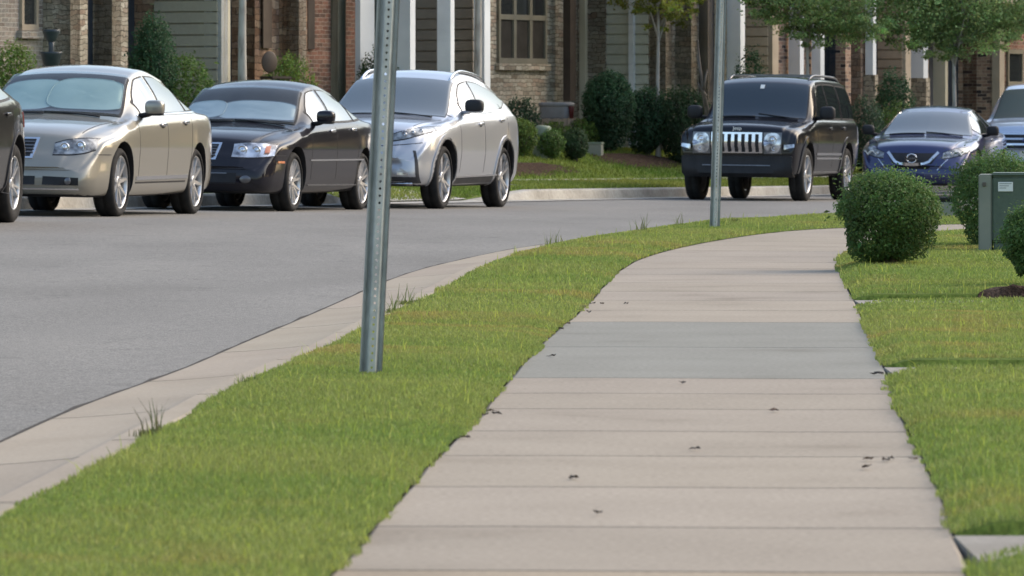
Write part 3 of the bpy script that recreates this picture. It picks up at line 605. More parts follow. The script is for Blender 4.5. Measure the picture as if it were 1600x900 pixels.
def bush(px, ybase, wpx, hpx, label, green='boxwood', n=6000, size=.028, Y=None, X=None, Z=None, far=True, shoots=1.0, seed=1, depth=1.0, group=None, cat='bush', name='shrub', sh=(1.0, .5), square=False):
    r_ = np.random.default_rng(seed)
    if Y is None:
        if far: X, Y, Z = far_at(px, ybase)
        else: X, Y = unproj(px, ybase, .03); Z = lawn_z(X, Y)
    if X is None: X = (px - 800) / FPX * Y
    if Z is None:
        Z = far_z(X, Y); hpx = hpx + ((EYE - Z) * FPX / Y + HOR - ybase); hpx = max(hpx, 12)
    s_ = Y / FPX; rx, rz = wpx * s_ / 2, hpx * s_ / 2; ry = rx * depth
    root = empty(name, (X, Y, Z), 0, label, cat, group)
    # directions, lumpy radius, leaves packed towards the outside
    d = r_.normal(0, 1, (n, 3)); d /= np.linalg.norm(d, axis=1)[:, None]
    ph = r_.random((7, 4)) * 6.28; fr = r_.normal(0, 1, (7, 3)) * np.array([3, 3, 5, 5, 8, 8, 11])[:, None] * .5
    lump = sum(np.sin(d @ fr[i] + ph[i, 0]) * ((.085 if square else .06) if i < 4 else .045) for i in range(7))
    rad = (r_.random(n) ** .22) * (1 + lump)
    rad *= np.where((r_.random(n) < .09) & (d[:, 2] > 0), 1 + .15 * shoots * r_.random(n), 1)
    lowpinch = np.where(d[:, 2] < -.1, 1 - (.12 if square else .28) * np.clip(-d[:, 2] - .1, 0, 1), 1)
    sq_ = (np.abs(d) ** 3.1).sum(1) ** (-1 / 3.1) if square else np.ones(n); p = d * (rad * sq_)[:, None] * np.array([rx, ry, rz]); p[:, 0] *= lowpinch; p[:, 1] *= lowpinch; p[:, 2] += rz * 1.0
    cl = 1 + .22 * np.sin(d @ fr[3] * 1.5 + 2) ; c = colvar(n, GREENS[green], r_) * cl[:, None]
    sz = size * np.exp(r_.normal(0, .25, n))
    LP, LD, LS, LC = [p], [d * .9 + np.array([0, 0, .5])], [sz], [c]
    # upright young shoots standing out of the top
    ns = int(n * (.022 if square else .04) * shoots)
    if ns > 12:
        d2 = r_.normal(0, 1, (ns, 3)); d2[:, 2] = abs(d2[:, 2]) * 1.1 + .1; d2 /= np.linalg.norm(d2, axis=1)[:, None]
        b = d2 * np.array([rx, ry, rz]) * .96; b[:, 2] += rz * 1.02; Lh = (.04 + (.085 if square else .05) * r_.random(ns)) * rz * 2.2
        q = []; cc = []
        for k in range(7):
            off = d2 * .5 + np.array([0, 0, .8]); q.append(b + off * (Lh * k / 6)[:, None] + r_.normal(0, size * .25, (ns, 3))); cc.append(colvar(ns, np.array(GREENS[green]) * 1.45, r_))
        LP += q; LD += [d2] * 7; LS += [np.full(ns, size * .85)] * 7; LC += cc
    leaves(np.concatenate(LP), np.concatenate(LD), np.concatenate(LS), np.concatenate(LC), sh[1], 'foliage', root, r_=r_)
    st = MB()
    for k in range(6):
        a = k * 1.05 + seed; st.tube([(0.02 * math.cos(a), .02 * math.sin(a), -.04), (rx * .25 * math.cos(a), ry * .25 * math.sin(a), rz * .7), (rx * .6 * math.cos(a), ry * .6 * math.sin(a), rz * 1.35)], [.012 + rx * .02, .01 + rx * .01, .003], 6)
    st.build('stem', M['darkbark'], root, smooth=True)
    return root
def tree(px, ybase, Y, trunk_r, htr, crown, label, green='elm', n=9000, size=.07, bark='bark', seed=3, lean=0, name='street_tree', group=None, zbase=None, limbs=7, open_=.25):
    r_ = np.random.default_rng(seed); rr = random.Random(seed); X = (px - 800) / FPX * Y
    Z = zbase if zbase is not None else zpix(ybase, Y)
    root = empty(name, (X, Y, Z), 0, label, 'tree', group)
    tb = MB(); pts = [(lean * k / 8 * htr + .007 * math.sin(k * 1.1 + seed), .007 * math.cos(k * .9 + seed), -.1 + (htr + .1) * k / 8) for k in range(9)]
    tb.tube(pts, [trunk_r * (1.25 if k == 0 else 1 - .06 * k) for k in range(9)], 12)
    tb.build('trunk', M[bark], root, smooth=True)
    lb = MB(); ends = []
    for k in range(limbs):
        a = k * 2.4 + seed; z0 = htr * (.72 + .28 * k / limbs); c = crown[k % len(crown)]
        e = (c[0] + c[3] * .5 * math.cos(a), c[1] + c[4] * .5 * math.sin(a), c[2] + c[5] * (rr.random() - .3)); b = (lean * z0, 0, z0)
        m_ = tuple(b[i] * .5 + e[i] * .5 + (.15 * rr.random() if i < 2 else .2) for i in range(3))
        lb.tube([b, m_, e], [trunk_r * .5, trunk_r * .32, trunk_r * .1], 7); ends.append((m_, e))
        for q in range(4):
            a2 = rr.random() * 6.28; s_ = [m_[i] * (1 - q / 4) + e[i] * q / 4 for i in range(3)]
            lb.tube([s_, (s_[0] + .5 * math.cos(a2), s_[1] + .5 * math.sin(a2), s_[2] + .25)], [trunk_r * .16, .005], 5)
    lb.build('limbs', M[bark], root, smooth=True)
    P, Dn, Cc = [], [], []
    tot = sum(c[3] * c[4] * c[5] for c in crown)
    for c in crown:
        k = int(n * c[3] * c[4] * c[5] / tot); ncl = max(10, int(k / 110))
        dd = r_.normal(0, 1, (ncl, 3)); dd /= np.linalg.norm(dd, axis=1)[:, None]; cr = r_.random(ncl) ** .45
        cc = dd * cr[:, None] * np.array(c[3:6]) + np.array(c[:3])
        i = r_.integers(0, ncl, k); sp = (.08 + .11 * r_.random((ncl, 1)))[i] * np.mean(c[3:6]) * .8
        p = cc[i] + r_.normal(0, 1, (k, 3)) * sp * np.array([1.15, 1.15, .6])
        P.append(p); Dn.append(dd[i]); b = np.exp(r_.normal(0, .28, (ncl, 1)))[i]; Cc.append(colvar(k, GREENS[green], r_) * b)
    P = np.concatenate(P); leaves(P, np.concatenate(Dn) * .4 + np.array([0, 0, .7]), size * np.exp(r_.normal(0, .25, len(P))), np.concatenate(Cc), .55, 'crown', root, r_=r_)
    return root
# near bushes beside the sidewalk
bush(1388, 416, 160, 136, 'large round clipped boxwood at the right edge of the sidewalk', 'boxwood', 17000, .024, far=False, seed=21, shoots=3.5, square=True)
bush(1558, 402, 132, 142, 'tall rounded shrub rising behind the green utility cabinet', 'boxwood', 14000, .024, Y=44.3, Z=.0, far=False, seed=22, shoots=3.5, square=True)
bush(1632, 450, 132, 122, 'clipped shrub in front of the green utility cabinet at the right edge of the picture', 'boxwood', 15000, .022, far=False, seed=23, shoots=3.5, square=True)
# planting in front of the houses
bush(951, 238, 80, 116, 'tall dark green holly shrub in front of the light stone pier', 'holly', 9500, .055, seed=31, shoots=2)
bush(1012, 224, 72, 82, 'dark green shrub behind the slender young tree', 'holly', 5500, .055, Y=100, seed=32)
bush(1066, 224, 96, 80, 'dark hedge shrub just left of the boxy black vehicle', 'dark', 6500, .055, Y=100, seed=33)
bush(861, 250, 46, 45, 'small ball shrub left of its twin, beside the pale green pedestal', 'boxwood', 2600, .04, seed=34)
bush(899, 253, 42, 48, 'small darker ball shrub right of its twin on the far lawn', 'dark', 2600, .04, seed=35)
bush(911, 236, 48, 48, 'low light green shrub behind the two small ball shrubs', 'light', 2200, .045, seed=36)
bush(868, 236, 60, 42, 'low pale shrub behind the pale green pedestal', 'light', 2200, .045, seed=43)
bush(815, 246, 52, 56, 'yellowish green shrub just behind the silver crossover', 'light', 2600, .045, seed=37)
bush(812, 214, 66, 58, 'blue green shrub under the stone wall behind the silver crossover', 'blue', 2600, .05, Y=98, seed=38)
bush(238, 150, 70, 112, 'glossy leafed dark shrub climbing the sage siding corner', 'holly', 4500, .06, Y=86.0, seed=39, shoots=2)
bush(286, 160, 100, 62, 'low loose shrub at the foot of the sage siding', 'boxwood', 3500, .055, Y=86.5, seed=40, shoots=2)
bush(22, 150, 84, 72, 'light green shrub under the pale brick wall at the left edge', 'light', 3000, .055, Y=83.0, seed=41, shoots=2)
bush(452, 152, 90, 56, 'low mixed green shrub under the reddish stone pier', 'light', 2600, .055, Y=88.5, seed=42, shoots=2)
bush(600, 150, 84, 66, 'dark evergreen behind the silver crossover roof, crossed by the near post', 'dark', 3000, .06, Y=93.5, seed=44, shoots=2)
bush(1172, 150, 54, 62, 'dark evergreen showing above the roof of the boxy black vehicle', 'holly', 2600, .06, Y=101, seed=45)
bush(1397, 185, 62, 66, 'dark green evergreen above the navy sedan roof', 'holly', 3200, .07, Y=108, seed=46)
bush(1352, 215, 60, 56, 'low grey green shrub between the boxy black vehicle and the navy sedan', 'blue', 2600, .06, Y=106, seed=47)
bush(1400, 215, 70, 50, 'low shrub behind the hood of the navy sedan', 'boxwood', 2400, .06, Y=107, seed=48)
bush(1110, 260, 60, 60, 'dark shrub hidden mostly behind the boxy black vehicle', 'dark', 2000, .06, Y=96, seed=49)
# trees
tree(1028, 238, 100.0, .045, 2.6, [(0, 0, 3.3, 1.0, .8, 1.0), (-.38, 0, 2.55, .42, .4, .30), (.45, .1, 2.6, .42, .4, .30), (.05, 0, 2.45, .45, .4, .42), (-.95, 0, 3.0, .45, .4, .28), (-1.45, 0, 3.1, .35, .3, .2)], 'slender young tree with yellow green leaves and a pale trunk in the mulch bed', 'yellow', 8000, .065, 'bark', 51, limbs=5)
tree(379, 180, 86.0, .075, 3.2, [(0, 0, 4.3, 1.3, 1.2, .9), (.6, 0, 3.4, .5, .4, .25)], 'pale barked tree in front of the reddish stone piers', 'elm', 5000, .07, 'bark', 52, name='street_tree')
tree(747, 190, 95.0, .075, 3.3, [(0, 0, 4.6, 1.4, 1.2, .9)], 'pale mottled trunk in front of the white column beside the triple window', 'elm', 4000, .07, 'bark', 53)
tree(1262, 240, 100.0, .04, 2.3, [(0, 0, 3.2, 1.2, 1.2, 1.1), (.35, 0, 2.3, .8, .8, .42), (-.55, 0, 2.5, .5, .5, .30), (.1, -.2, 2.1, .5, .5, .30), (.95, 0, 2.35, .55, .6, .42), (-.95, 0, 2.8, .45, .5, .35)], 'street tree with a drooping green crown over the boxy black vehicle', 'elm', 40000, .052, 'bark', 54, limbs=9)
tree(1491, 260, 101.0, .05, 2.4, [(0, 0, 3.3, 1.7, 1.3, 1.15), (-.9, 0, 2.45, .75, .7, .45), (.6, .2, 2.45, .95, .8, .46), (-.1, 0, 2.3, .8, .7, .42), (-.45, -.2, 2.1, .4, .4, .25), (1.2, 0, 2.6, .7, .6, .45)], 'street tree with a wide green crown over the navy sedan', 'elm', 60000, .052, 'bark', 55, limbs=10)
# bare sapling by the dark door
X = (1107 - 800) / FPX * 92; sp = MB()
for (a, b) in (((1108, 215), (1090, 62)), ((1112, 195), (1089, 85)), ((1104, 165), (1096, 110)), ((1100, 140), (1106, 108)), ((1103, 150), (1090, 128))):
    sp.tube([((a[0] - 1107) * .0102, 0, zpix(a[1], 92)), (((a[0] + b[0]) / 2 - 1108.5) * .0102, .02, (zpix(a[1], 92) + zpix(b[1], 92)) / 2), ((b[0] - 1107) * .0102, .03, zpix(b[1], 92))], [.03, .022, .01], 7)
sp.tube([(0, 0, zpix(280, 92)), (.01, 0, zpix(205, 92))], [.05, .035], 8)
tag(sp.build('bare_sapling', M['darkbark'], smooth=True), 'leafless dark sapling leaning between the far post and the ledge stone', 'tree').location = (X, 92, 0)

# ------------------------------------------------------------ grass
def blades(pts, zs, h, wd, col, name, m='blade', lean=.55, r_=rng, parent=None):
    n = len(pts); a = r_.random(n) * 6.283; b = r_.random(n) * 6.283; le = np.abs(r_.normal(0, lean, n))
    base = np.c_[pts, zs]; wv = np.c_[np.cos(a), np.sin(a), np.zeros(n)] * (wd * .5)[:, None]
    tip = np.c_[np.cos(b) * le * h, np.sin(b) * le * h, h]; mid = tip * np.array([.32, .32, .55])
    V = np.stack([base - wv, base + wv, base + mid + wv * .75, base + mid - wv * .75, base + tip + wv * .12, base + tip - wv * .12], 1).reshape(-1, 3)
    i = np.arange(n)[:, None] * 6; F = np.concatenate([i + np.array([0, 1, 2, 3]), i + np.array([3, 2, 4, 5])], 1).reshape(-1, 4)
    return npmesh(name, V, F, M[m], np.repeat(col, 6, axis=0), parent)
def vnoise(x, y, seed, sc):
    r_ = np.random.default_rng(seed); o = np.zeros(len(x))
    for k in range(9):
        f = r_.normal(0, sc, 2); o += np.sin(x * f[0] + y * f[1] + r_.random() * 6.28)
    return o / 3
def turf(n, xr, yr, inside, zf, name, seed, dens_fall=True):
    r_ = np.random.default_rng(seed); x = r_.uniform(*xr, n); y = r_.uniform(*yr, n)
    k = inside(x, y) & (np.abs(x) < y * .093 + 1.1)
    x, y = x[k], y[k]
    z = zf(x, y); d = y
    far = np.clip((d - 14) / 40, 0, 1)
    h = (.014 + .010 * r_.random(len(x))) * (1 + .25 * vnoise(x, y, 5, 1.8)) * (1 + .15 * far); wd = .0036 + .0065 * far
    tall = r_.random(len(x)) < .004; h[tall] *= 2.6
    a = vnoise(x, y, 8, 1.1); b = vnoise(x, y, 9, 4); t = np.clip(.5 + .35 * a + .25 * b, 0, 1)[:, None]
    g1 = np.array([.195, .268, .062]); g2 = np.array([.278, .312, .085])
    c = g1 * (1 - t) + g2 * t; dry = np.clip(vnoise(x, y, 10, 1.7) + .5 * vnoise(x, y, 12, 7) - .68, 0, 1)[:, None] * .8; c = c * (1 - dry) + np.array([.36, .29, .095]) * dry
    c *= np.exp(r_.normal(0, .22, (len(x), 1))); st = r_.random(len(x)) < .05; c[st] = np.array([.30, .29, .10]) * np.exp(r_.normal(0, .2, (st.sum(), 1)))
    br = r_.random(len(x)) < .03; c[br] = np.array([.40, .46, .07]); c[tall] = np.array([.36, .42, .08]) * np.exp(r_.normal(0, .25, (tall.sum(), 1)))
    o = blades(np.c_[x, y], z, h, wd, np.clip(c, .005, .5), name, r_=r_); print(name, len(x)); return tag(o, kind='stuff')
def yB(x): return np.interp(x, cB.p[:, 0], cB.p[:, 1])
def yC(x): return np.interp(x, cC.p[:, 0], cC.p[:, 1])
def xD(y): return np.interp(y, cD.p[:, 1], cD.p[:, 0])
def xC(y): return np.interp(y, cC.p[:, 1], cC.p[:, 0])
def xBf(y): return np.interp(y, cB.p[:, 1], cB.p[:, 0])
def strip_in(x, y): return (x > xBf(y) + .01 + .02 * vnoise(x, y, 3, 6)) & (x < xC(y) + .012 + .016 * vnoise(x, y, 4, 9))
def strip_zf(x, y):
    u = np.clip(np.minimum(x - xBf(y), xC(y) - x) / .12, 0, 1); return .004 + .022 * u
turf(760000, (-2.4, 3.5), (11.5, 30), strip_in, strip_zf, 'verge_grass', 61)
turf(620000, (-1.6, 9), (30, 62), strip_in, strip_zf, 'verge_grass', 62)
def lawn_in(x, y):
    k = x > xD(y) - .015 + .015 * vnoise(x, y, 6, 9)
    for a, b in PATHS: k &= ~((y > a - .01 + .02 * vnoise(x, y, 7, 5)) & (y < b + .02 * vnoise(x, y, 2, 5)))
    mx, my = unproj(1620, 470); k &= ~(((x - mx) / .33) ** 2 + ((y - my) / .39) ** 2 < 1)
    return k
def lawn_zf(x, y):
    e = np.clip((x - xD(y)) / .12, 0, 1); return .008 + .034 * e
turf(330000, (.6, 4), (11.5, 30), lawn_in, lawn_zf, 'lawn_grass', 63)
turf(430000, (1.4, 7.5), (30, 56), lawn_in, lawn_zf, 'lawn_grass', 64)
# short turf on the far lawn
def far_turf(n, t0, t1, o0, o1, name, seed, dry=.0):
    r_ = np.random.default_rng(seed); t = r_.uniform(t0, t1, n); o = r_.uniform(o0, o1, n); P = np.array([K(a) + KN(a) * b for a, b in zip(t, o)])
    tz = np.array([far_prof(a, b) for a, b in zip(t, o)]); k = vnoise(P[:, 0], P[:, 1], 20, .9)[:, None] * .3 + .5 + dry
    c = np.array([.11, .19, .03]) * (1 - np.clip(k, 0, 1)) + np.array([.21, .235, .05]) * np.clip(k, 0, 1); c = c * np.exp(r_.normal(0, .22, (n, 1)))
    o_ = blades(P, tz - .006, .035 + .03 * r_.random(n), np.full(n, .018), c, name, r_=r_); return tag(o_, kind='stuff')
far_turf(45000, 0, 42, .18, 1.68, 'far_verge_grass', 65, .3); far_turf(60000, 4, 40, 3.15, 7.5, 'far_lawn_grass', 66)
# weeds standing taller than the turf
def weed(px, y, h, n, label, seed, sp=.05, col=(.14, .17, .05)):
    r_ = np.random.default_rng(seed); X, Y = unproj(px, y, .01)
    k_ = max(0, 110 - n); p = np.c_[r_.normal(0, sp, n + k_), r_.normal(0, sp * 1.5, n + k_)]; hh = h * (.45 + .6 * r_.random(n + k_)); hh[n:] = .03; n = n + k_
    o = blades(p, np.zeros(n), hh, np.full(n, .004 + Y * .00007), colvar(n, col, r_), 'grass_weed', lean=.3, r_=r_); o.location = (X, Y, .0)
    return tag(o, label, 'weed', 'grass weeds along the kerb')
weed(240, 679, .13, 16, 'tall dark grass weed at the kerb, nearest to the camera', 1, .03, (.11, .12, .05))
weed(395, 602, .06, 70, 'low leafy weed spilling over the kerb left of the near post', 2, .03)
weed(618, 487, .12, 22, 'tuft of long grass just right of the near post by the kerb', 3, .04)
weed(640, 474, .12, 12, 'thin upright weed right of the near post on the kerb edge', 4, .04)
weed(865, 386, .16, 22, 'tall tuft where the kerb disappears behind the grass', 5, .05)
weed(1000, 365, .20, 16, 'thin tall weed on the grass crest, midway between tuft and far post', 6, .03)
weed(1062, 357, .16, 12, 'thin weed on the grass crest just left of the far post', 10, .03)
weed(1150, 351, .08, 120, 'short fuzzy weed on the grass crest right of the far post', 11, .03)
weed(1117, 356, .09, 90, 'thick ring of long grass round the foot of the far post', 7, .09, (.09, .16, .025))
weed(580, 577, .035, 90, 'longer grass round the foot of the near post', 8, .05, (.08, .15, .022))
# belt of trees beyond the right end of the street, mirrored in the sides of the parked cars
def tree_belt():
    r_ = np.random.default_rng(77); P, Dn, Cc, tr = [], [], [], MB()
    for k in range(26):
        t = k / 25; x = 24 + 42 * t + r_.normal(0, 1.5); y = 185 - 150 * t + r_.normal(0, 2.5); h = 14 + 5.0 * r_.random(); n = 2600
        tr.tube([(x, y, -1.2), (x + .1, y, h * .55)], [.2, .12], 8)
        d = r_.normal(0, 1, (n, 3)); d /= np.linalg.norm(d, axis=1)[:, None]; rad = (r_.random(n) ** .3)[:, None]
        P.append(np.array([x, y, h * .5]) + d * rad * np.array([4.2, 4.2, h * .55])); Dn.append(d); Cc.append(colvar(n, (.05, .085, .03), r_))
    o = leaves(np.concatenate(P), np.concatenate(Dn), 1.0, np.concatenate(Cc), .8, 'tree_belt', None, r_=r_); tag(o, kind='stuff')
tree_belt()
# ------------------------------------------------------------ vehicles
def chaikin(P, n=2):
    for _ in range(n):
        Q = np.empty((P.shape[0], 2 * (P.shape[1] - 1), P.shape[2])); Q[:, 0::2] = .75 * P[:, :-1] + .25 * P[:, 1:]; Q[:, 1::2] = .25 * P[:, :-1] + .75 * P[:, 1:]
        P = np.concatenate([P[:, :1], Q[:, 1:-1] if False else Q, P[:, -1:]], 1)
    return P
class Car:
    def __init__(s, sp, label, cat='car', name='parked_car'):
        s.sp = sp; s.root = empty(name, (0, 0, 0), 0, label, cat, 'cars parked along the far kerb'); s.P = M[sp['paint']]
        Ln = sp['L']; xs = np.unique(np.r_[np.linspace(0, .5, 22), np.linspace(.5, Ln - .5, 74), np.linspace(Ln - .5, Ln, 20), sp['ws'], sp.get('rg', [])]); s.xs = xs
        top, bel, wid, rail, drop, bot, bow = [pchip(*zip(*sp[k])) for k in ('top', 'belt', 'wid', 'rail', 'drop', 'bot', 'bow')]
        s.top, s.belt = top, bel
        n = len(xs); t, b, w_, r_, d, z0 = top(xs), bel(xs), wid(xs), rail(xs), drop(xs), bot(xs)
        zr = t - d; zs = np.minimum(b, zr - .015); zm = np.minimum(sp.get('zm', .66), zs - .06 - 0 * zs); zm = np.maximum(zm, z0 + .12)
        zs = np.maximum(zs, zm + .03); zr = np.maximum(zr, zs + .012)
        r_ = np.minimum(r_, w_ * .93); wsh = np.maximum(w_ - sp.get('shin', .055), r_ + .01)
        rk_ = sp.get('rock', .05)
        prof = np.stack([np.c_[0 * xs, z0], np.c_[w_ * .7, z0], np.c_[w_ - rk_ - .05, z0], np.c_[w_ - rk_, z0 + .05], np.c_[w_ - rk_ * .45, z0 + .6 * (zm - z0) * .6], np.c_[w_ - .006, zm - .05], np.c_[w_, zm + .02], np.c_[w_ - .012, zm + .75 * (zs - zm)],
                         np.c_[wsh + .008, zs - .012], np.c_[wsh - .012, zs + .008], np.c_[wsh - .04 - .0 * xs, zs + .02 + .06 * np.clip(zr - zs - .03, 0, .5)],
                         np.c_[wsh * .5 + r_ * .5 + .012, .5 * (zs + zr) + .006], np.c_[r_ + .014, zr - .035 * np.clip((zr - zs) / .2, .1, 1)], np.c_[r_ - .012, zr + .006], np.c_[r_ * .9, zr + .3 * (t - zr) + .004], np.c_[r_ * .5, t - .15 * (t - zr)], np.c_[0 * xs, t]], 1)
        prof[:, 10, 0] = np.minimum(prof[:, 10, 0], prof[:, 9, 0])
        Q = chaikin(prof, 2); m = Q.shape[1]; s.m = m
        half = Q; full = np.concatenate([half, half[:, -2:0:-1] * np.array([-1, 1])], 1); k = full.shape[1]
        X = np.repeat(xs[:, None], k, 1); yn = full[:, :, 0] / (np.max(w_) + 1e-6); bw = bow(xs)[:, None]
        zf_ = np.clip((full[:, :, 1] - .25) / .3, .4, 1)
        X = X + bw * yn ** 2 * zf_
        V = np.stack([X, full[:, :, 0], full[:, :, 1]], -1); s.V = V; s.k = k; s.n = n
        mb = MB(); mb.v = [tuple(p) for p in V.reshape(-1, 3)]
        for i in range(n - 1):
            for j in range(k):
                a = i * k + j; bb = i * k + (j + 1) % k; mb.f.append((a, a + k, bb + k, bb)); mb.mi.append(0)
        for e, rev in ((0, False), (n - 1, True)):
            # cap, ribbon between the left and right halves
            for j in range(m - 1):
                a, bb = e * k + j, e * k + j + 1; c, dd = e * k + (k - j) % k, e * k + (k - j - 1) % k
                q = [a, bb, dd, c]; q = [x for i_, x in enumerate(q) if x not in q[:i_]]
                if len(q) > 2: mb.f.append(tuple(q if not rev else q[::-1])); mb.mi.append(0)
        mb.uv = [(0, 0)] * sum(len(f) for f in mb.f)
        s.body = mb.build('body', [s.P, M['plastic']], s.root); bm = bmesh.new(); bm.from_mesh(s.body.data); bmesh.ops.remove_doubles(bm, verts=bm.verts, dist=1e-5); bmesh.ops.recalc_face_normals(bm, faces=bm.faces); bm.to_mesh(s.body.data)
        s.bvh = BVHTree.FromBMesh(bm); bm.free()
        smooth_angle(s.body, 40)
        s.arches()
    def arches(s):
        sp = s.sp; R_ = sp['rw'] + sp.get('arch', .05); cuts = []
        for xw in (sp['xf'], sp['xf'] + sp['wb']):
            for sg in (-1, 1):
                c = MB(); c.lathe([(0, -.3), (R_, -.3), (R_, .3), (0, .3)], 48, 'y', (xw, sg * (sp['W'] / 2 - .02), sp['rw'] + .012)); o = c.build('cut', M['plastic'])
                bm = bmesh.new(); bm.from_mesh(o.data); bmesh.ops.remove_doubles(bm, verts=bm.verts, dist=1e-5); bmesh.ops.recalc_face_normals(bm, faces=bm.faces); bm.to_mesh(o.data); bm.free(); cuts.append(o)
        for o in cuts:
            md = s.body.modifiers.new('b', 'BOOLEAN'); md.operation = 'DIFFERENCE'; md.object = o; md.solver = 'EXACT'
        bpy.context.view_layer.update()
        dg = bpy.context.evaluated_depsgraph_get(); me = bpy.data.meshes.new_from_object(s.body.evaluated_get(dg)); s.body.modifiers.clear(); s.body.data = me
        for o in cuts: bpy.data.objects.remove(o)
        if len(me.materials) < 2: me.materials.append(M['plastic'])
        me.materials[0] = s.P; me.materials[1] = M['plastic']
        for p in me.polygons:
            c = p.center; p.material_index = 0
            for xw in (sp['xf'], sp['xf'] + sp['wb']):
                if all(math.hypot(me.vertices[v].co.x - xw, me.vertices[v].co.z - sp['rw'] - .012) < R_ + .004 for v in p.vertices): p.material_index = 1
            if p.normal.z < -.85 and c.z < .5: p.material_index = 1
        smooth_angle(s.body, 38)
    def hit(s, o, d):
        h = s.bvh.ray_cast(Vector(o), Vector(d)); return h
    def panel(s, name, m, A, axis='side', off=.004, sk=.014, parent=None, sides=(-1, 1), smooth=True):
        """A: rows x cols of (a, b). side: a = x, b = z, cast along y; front: a = y, b = z cast along +x; rear cast along -x."""
        A = np.array(A, float); nr, nc = A.shape[:2]; out = []
        for sg in (sides if axis == 'side' else (0,)):
            pts = np.zeros((nr, nc, 3)); nn = np.zeros((nr, nc, 3)); ok = True
            for i in range(nr):
                for j in range(nc):
                    a, b = A[i, j]
                    if axis == 'side': h = s.hit((a, sg * 2, b), (0, -sg, 0))
                    elif axis == 'front': h = s.hit((-2, a, b), (1, 0, 0))
                    elif axis == 'top': h = s.hit((a, b, 4), (0, 0, -1))
                    else: h = s.hit((9, a, b), (-1, 0, 0))
                    if h[0] is None: h = (Vector((a, sg * s.sp['W'] / 2, b)) if axis == 'side' else Vector((.05, a, b)), Vector((0, sg, 0)) if axis == 'side' else Vector((-1, 0, 0)))
                    pts[i, j] = h[0]; nn[i, j] = h[1]
            # keep panels calm: average normal
            an = nn.reshape(-1, 3).mean(0); an /= np.linalg.norm(an)
            top = pts + (nn * .5 + an * .5) * off; bot_ = pts - an * sk
            V = np.concatenate([top.reshape(-1, 3), bot_.reshape(-1, 3)]); I = np.arange(nr * nc).reshape(nr, nc); F = []
            for i in range(nr - 1):
                for j in range(nc - 1): F.append((I[i, j], I[i, j + 1], I[i + 1, j + 1], I[i + 1, j]))
            ring = list(I[0, :]) + list(I[1:, -1]) + list(I[-1, -2::-1]) + list(I[-2:0:-1, 0]); n0 = nr * nc
            for q in range(len(ring)): a, b = ring[q], ring[(q + 1) % len(ring)]; F.append((b, a, a + n0, b + n0))
            mb = MB(); mb.add(V, F); o = mb.build(name, m, parent or s.root); bm = bmesh.new(); bm.from_mesh(o.data); bmesh.ops.remove_doubles(bm, verts=bm.verts, dist=2e-4); bmesh.ops.recalc_face_normals(bm, faces=bm.faces); bm.to_mesh(o.data); bm.free()
            # outward check
            me = o.data; sm = sum((Vector(an).dot(p.normal)) * p.area for p in me.polygons)
            if smooth: smooth_angle(o, 45)
            out.append(o)
        return out
    def band(s, name, m, xa, lo, hi, nr=6, **kw):
        """panel bounded by two curves lo(x), hi(x) over xa"""
        A = [[(x, l + (h - l) * r / (nr - 1)) for x, l, h in zip(xa, lo, hi)] for r in range(nr)]
        return s.panel(name, m, A, **kw)
    def grid(s, name, m, x0, x1, j0, j1, off=.004, sk=.01, parent=None):
        ii = [i for i, x in enumerate(s.xs) if x0 - 1e-6 <= x <= x1 + 1e-6]; V = s.V[ii][:, j0:j1 + 1]
        du = np.gradient(V, axis=0); dv = np.gradient(V, axis=1); nrm = np.cross(dv, du); nrm /= np.linalg.norm(nrm, axis=2)[..., None] + 1e-9
        if nrm[..., 2].mean() < 0: nrm = -nrm
        top = V + nrm * off; bo = V - nrm * sk; nr, nc = V.shape[:2]; I = np.arange(nr * nc).reshape(nr, nc); F = []
        for i in range(nr - 1):
            for j in range(nc - 1): F.append((I[i, j], I[i + 1, j], I[i + 1, j + 1], I[i, j + 1]))
        ring = list(I[0, :]) + list(I[1:, -1]) + list(I[-1, -2::-1]) + list(I[-2:0:-1, 0]); n0 = nr * nc
        for q in range(len(ring)): a, b = ring[q], ring[(q + 1) % len(ring)]; F.append((a, b, b + n0, a + n0))
        mb = MB(); mb.add(np.concatenate([top.reshape(-1, 3), bo.reshape(-1, 3)]), F); o = mb.build(name, m, parent or s.root); bm = bmesh.new(); bm.from_mesh(o.data); bmesh.ops.recalc_face_normals(bm, faces=bm.faces); bm.to_mesh(o.data); bm.free(); smooth_angle(o, 50); return o
    def wheels(s, spokes=5, style='split', rimm='alloy', which=((0, -1), (0, 1), (1, -1), (1, 1))):
        sp = s.sp; r, wd, rr_ = sp['rw'], sp.get('tw', .225), sp.get('rim', .225)
        for (ax, sg) in which:
            x = sp['xf'] + ax * sp['wb']; y = sg * (sp['W'] / 2 - .035 - wd / 2)
            wh = bpy.data.objects.new('wheel', None); C.objects.link(wh); wh.parent = s.root; wh.location = (x, y, r); wh.rotation_euler = (0, random.Random(int(x * 10)).random() * 1.2, 0); wh.empty_display_size = .1
            h = wd / 2
            t = MB(); t.lathe([(rr_ * .96, -h * .8), (rr_ * 1.06, -h * .93), (r * .80, -h * 1.02), (r * .93, -h * .95), (r * .985, -h * .78), (r, -h * .5), (r, -h * .08), (r * .992, -h * .06), (r * .992, h * .06), (r, h * .08), (r, h * .5), (r * .985, h * .78), (r * .93, h * .95), (r * .80, h * 1.02), (rr_ * 1.06, h * .93), (rr_ * .96, h * .8)], 48, 'y')
            t.build('tyre', M['rubber'], wh, smooth=True)
            q = MB(); o_ = sg   # outer side
            q.lathe([(rr_ * 1.015, o_ * h * .86), (rr_ * 1.0, o_ * h * .90), (rr_ * .955, o_ * h * .86), (rr_ * .93, o_ * h * .55), (rr_ * .9, -o_ * h * .7), (rr_ * .98, -o_ * h * .8)], 40, 'y')
            ri = q.build('rim', M[rimm], wh, smooth=True)
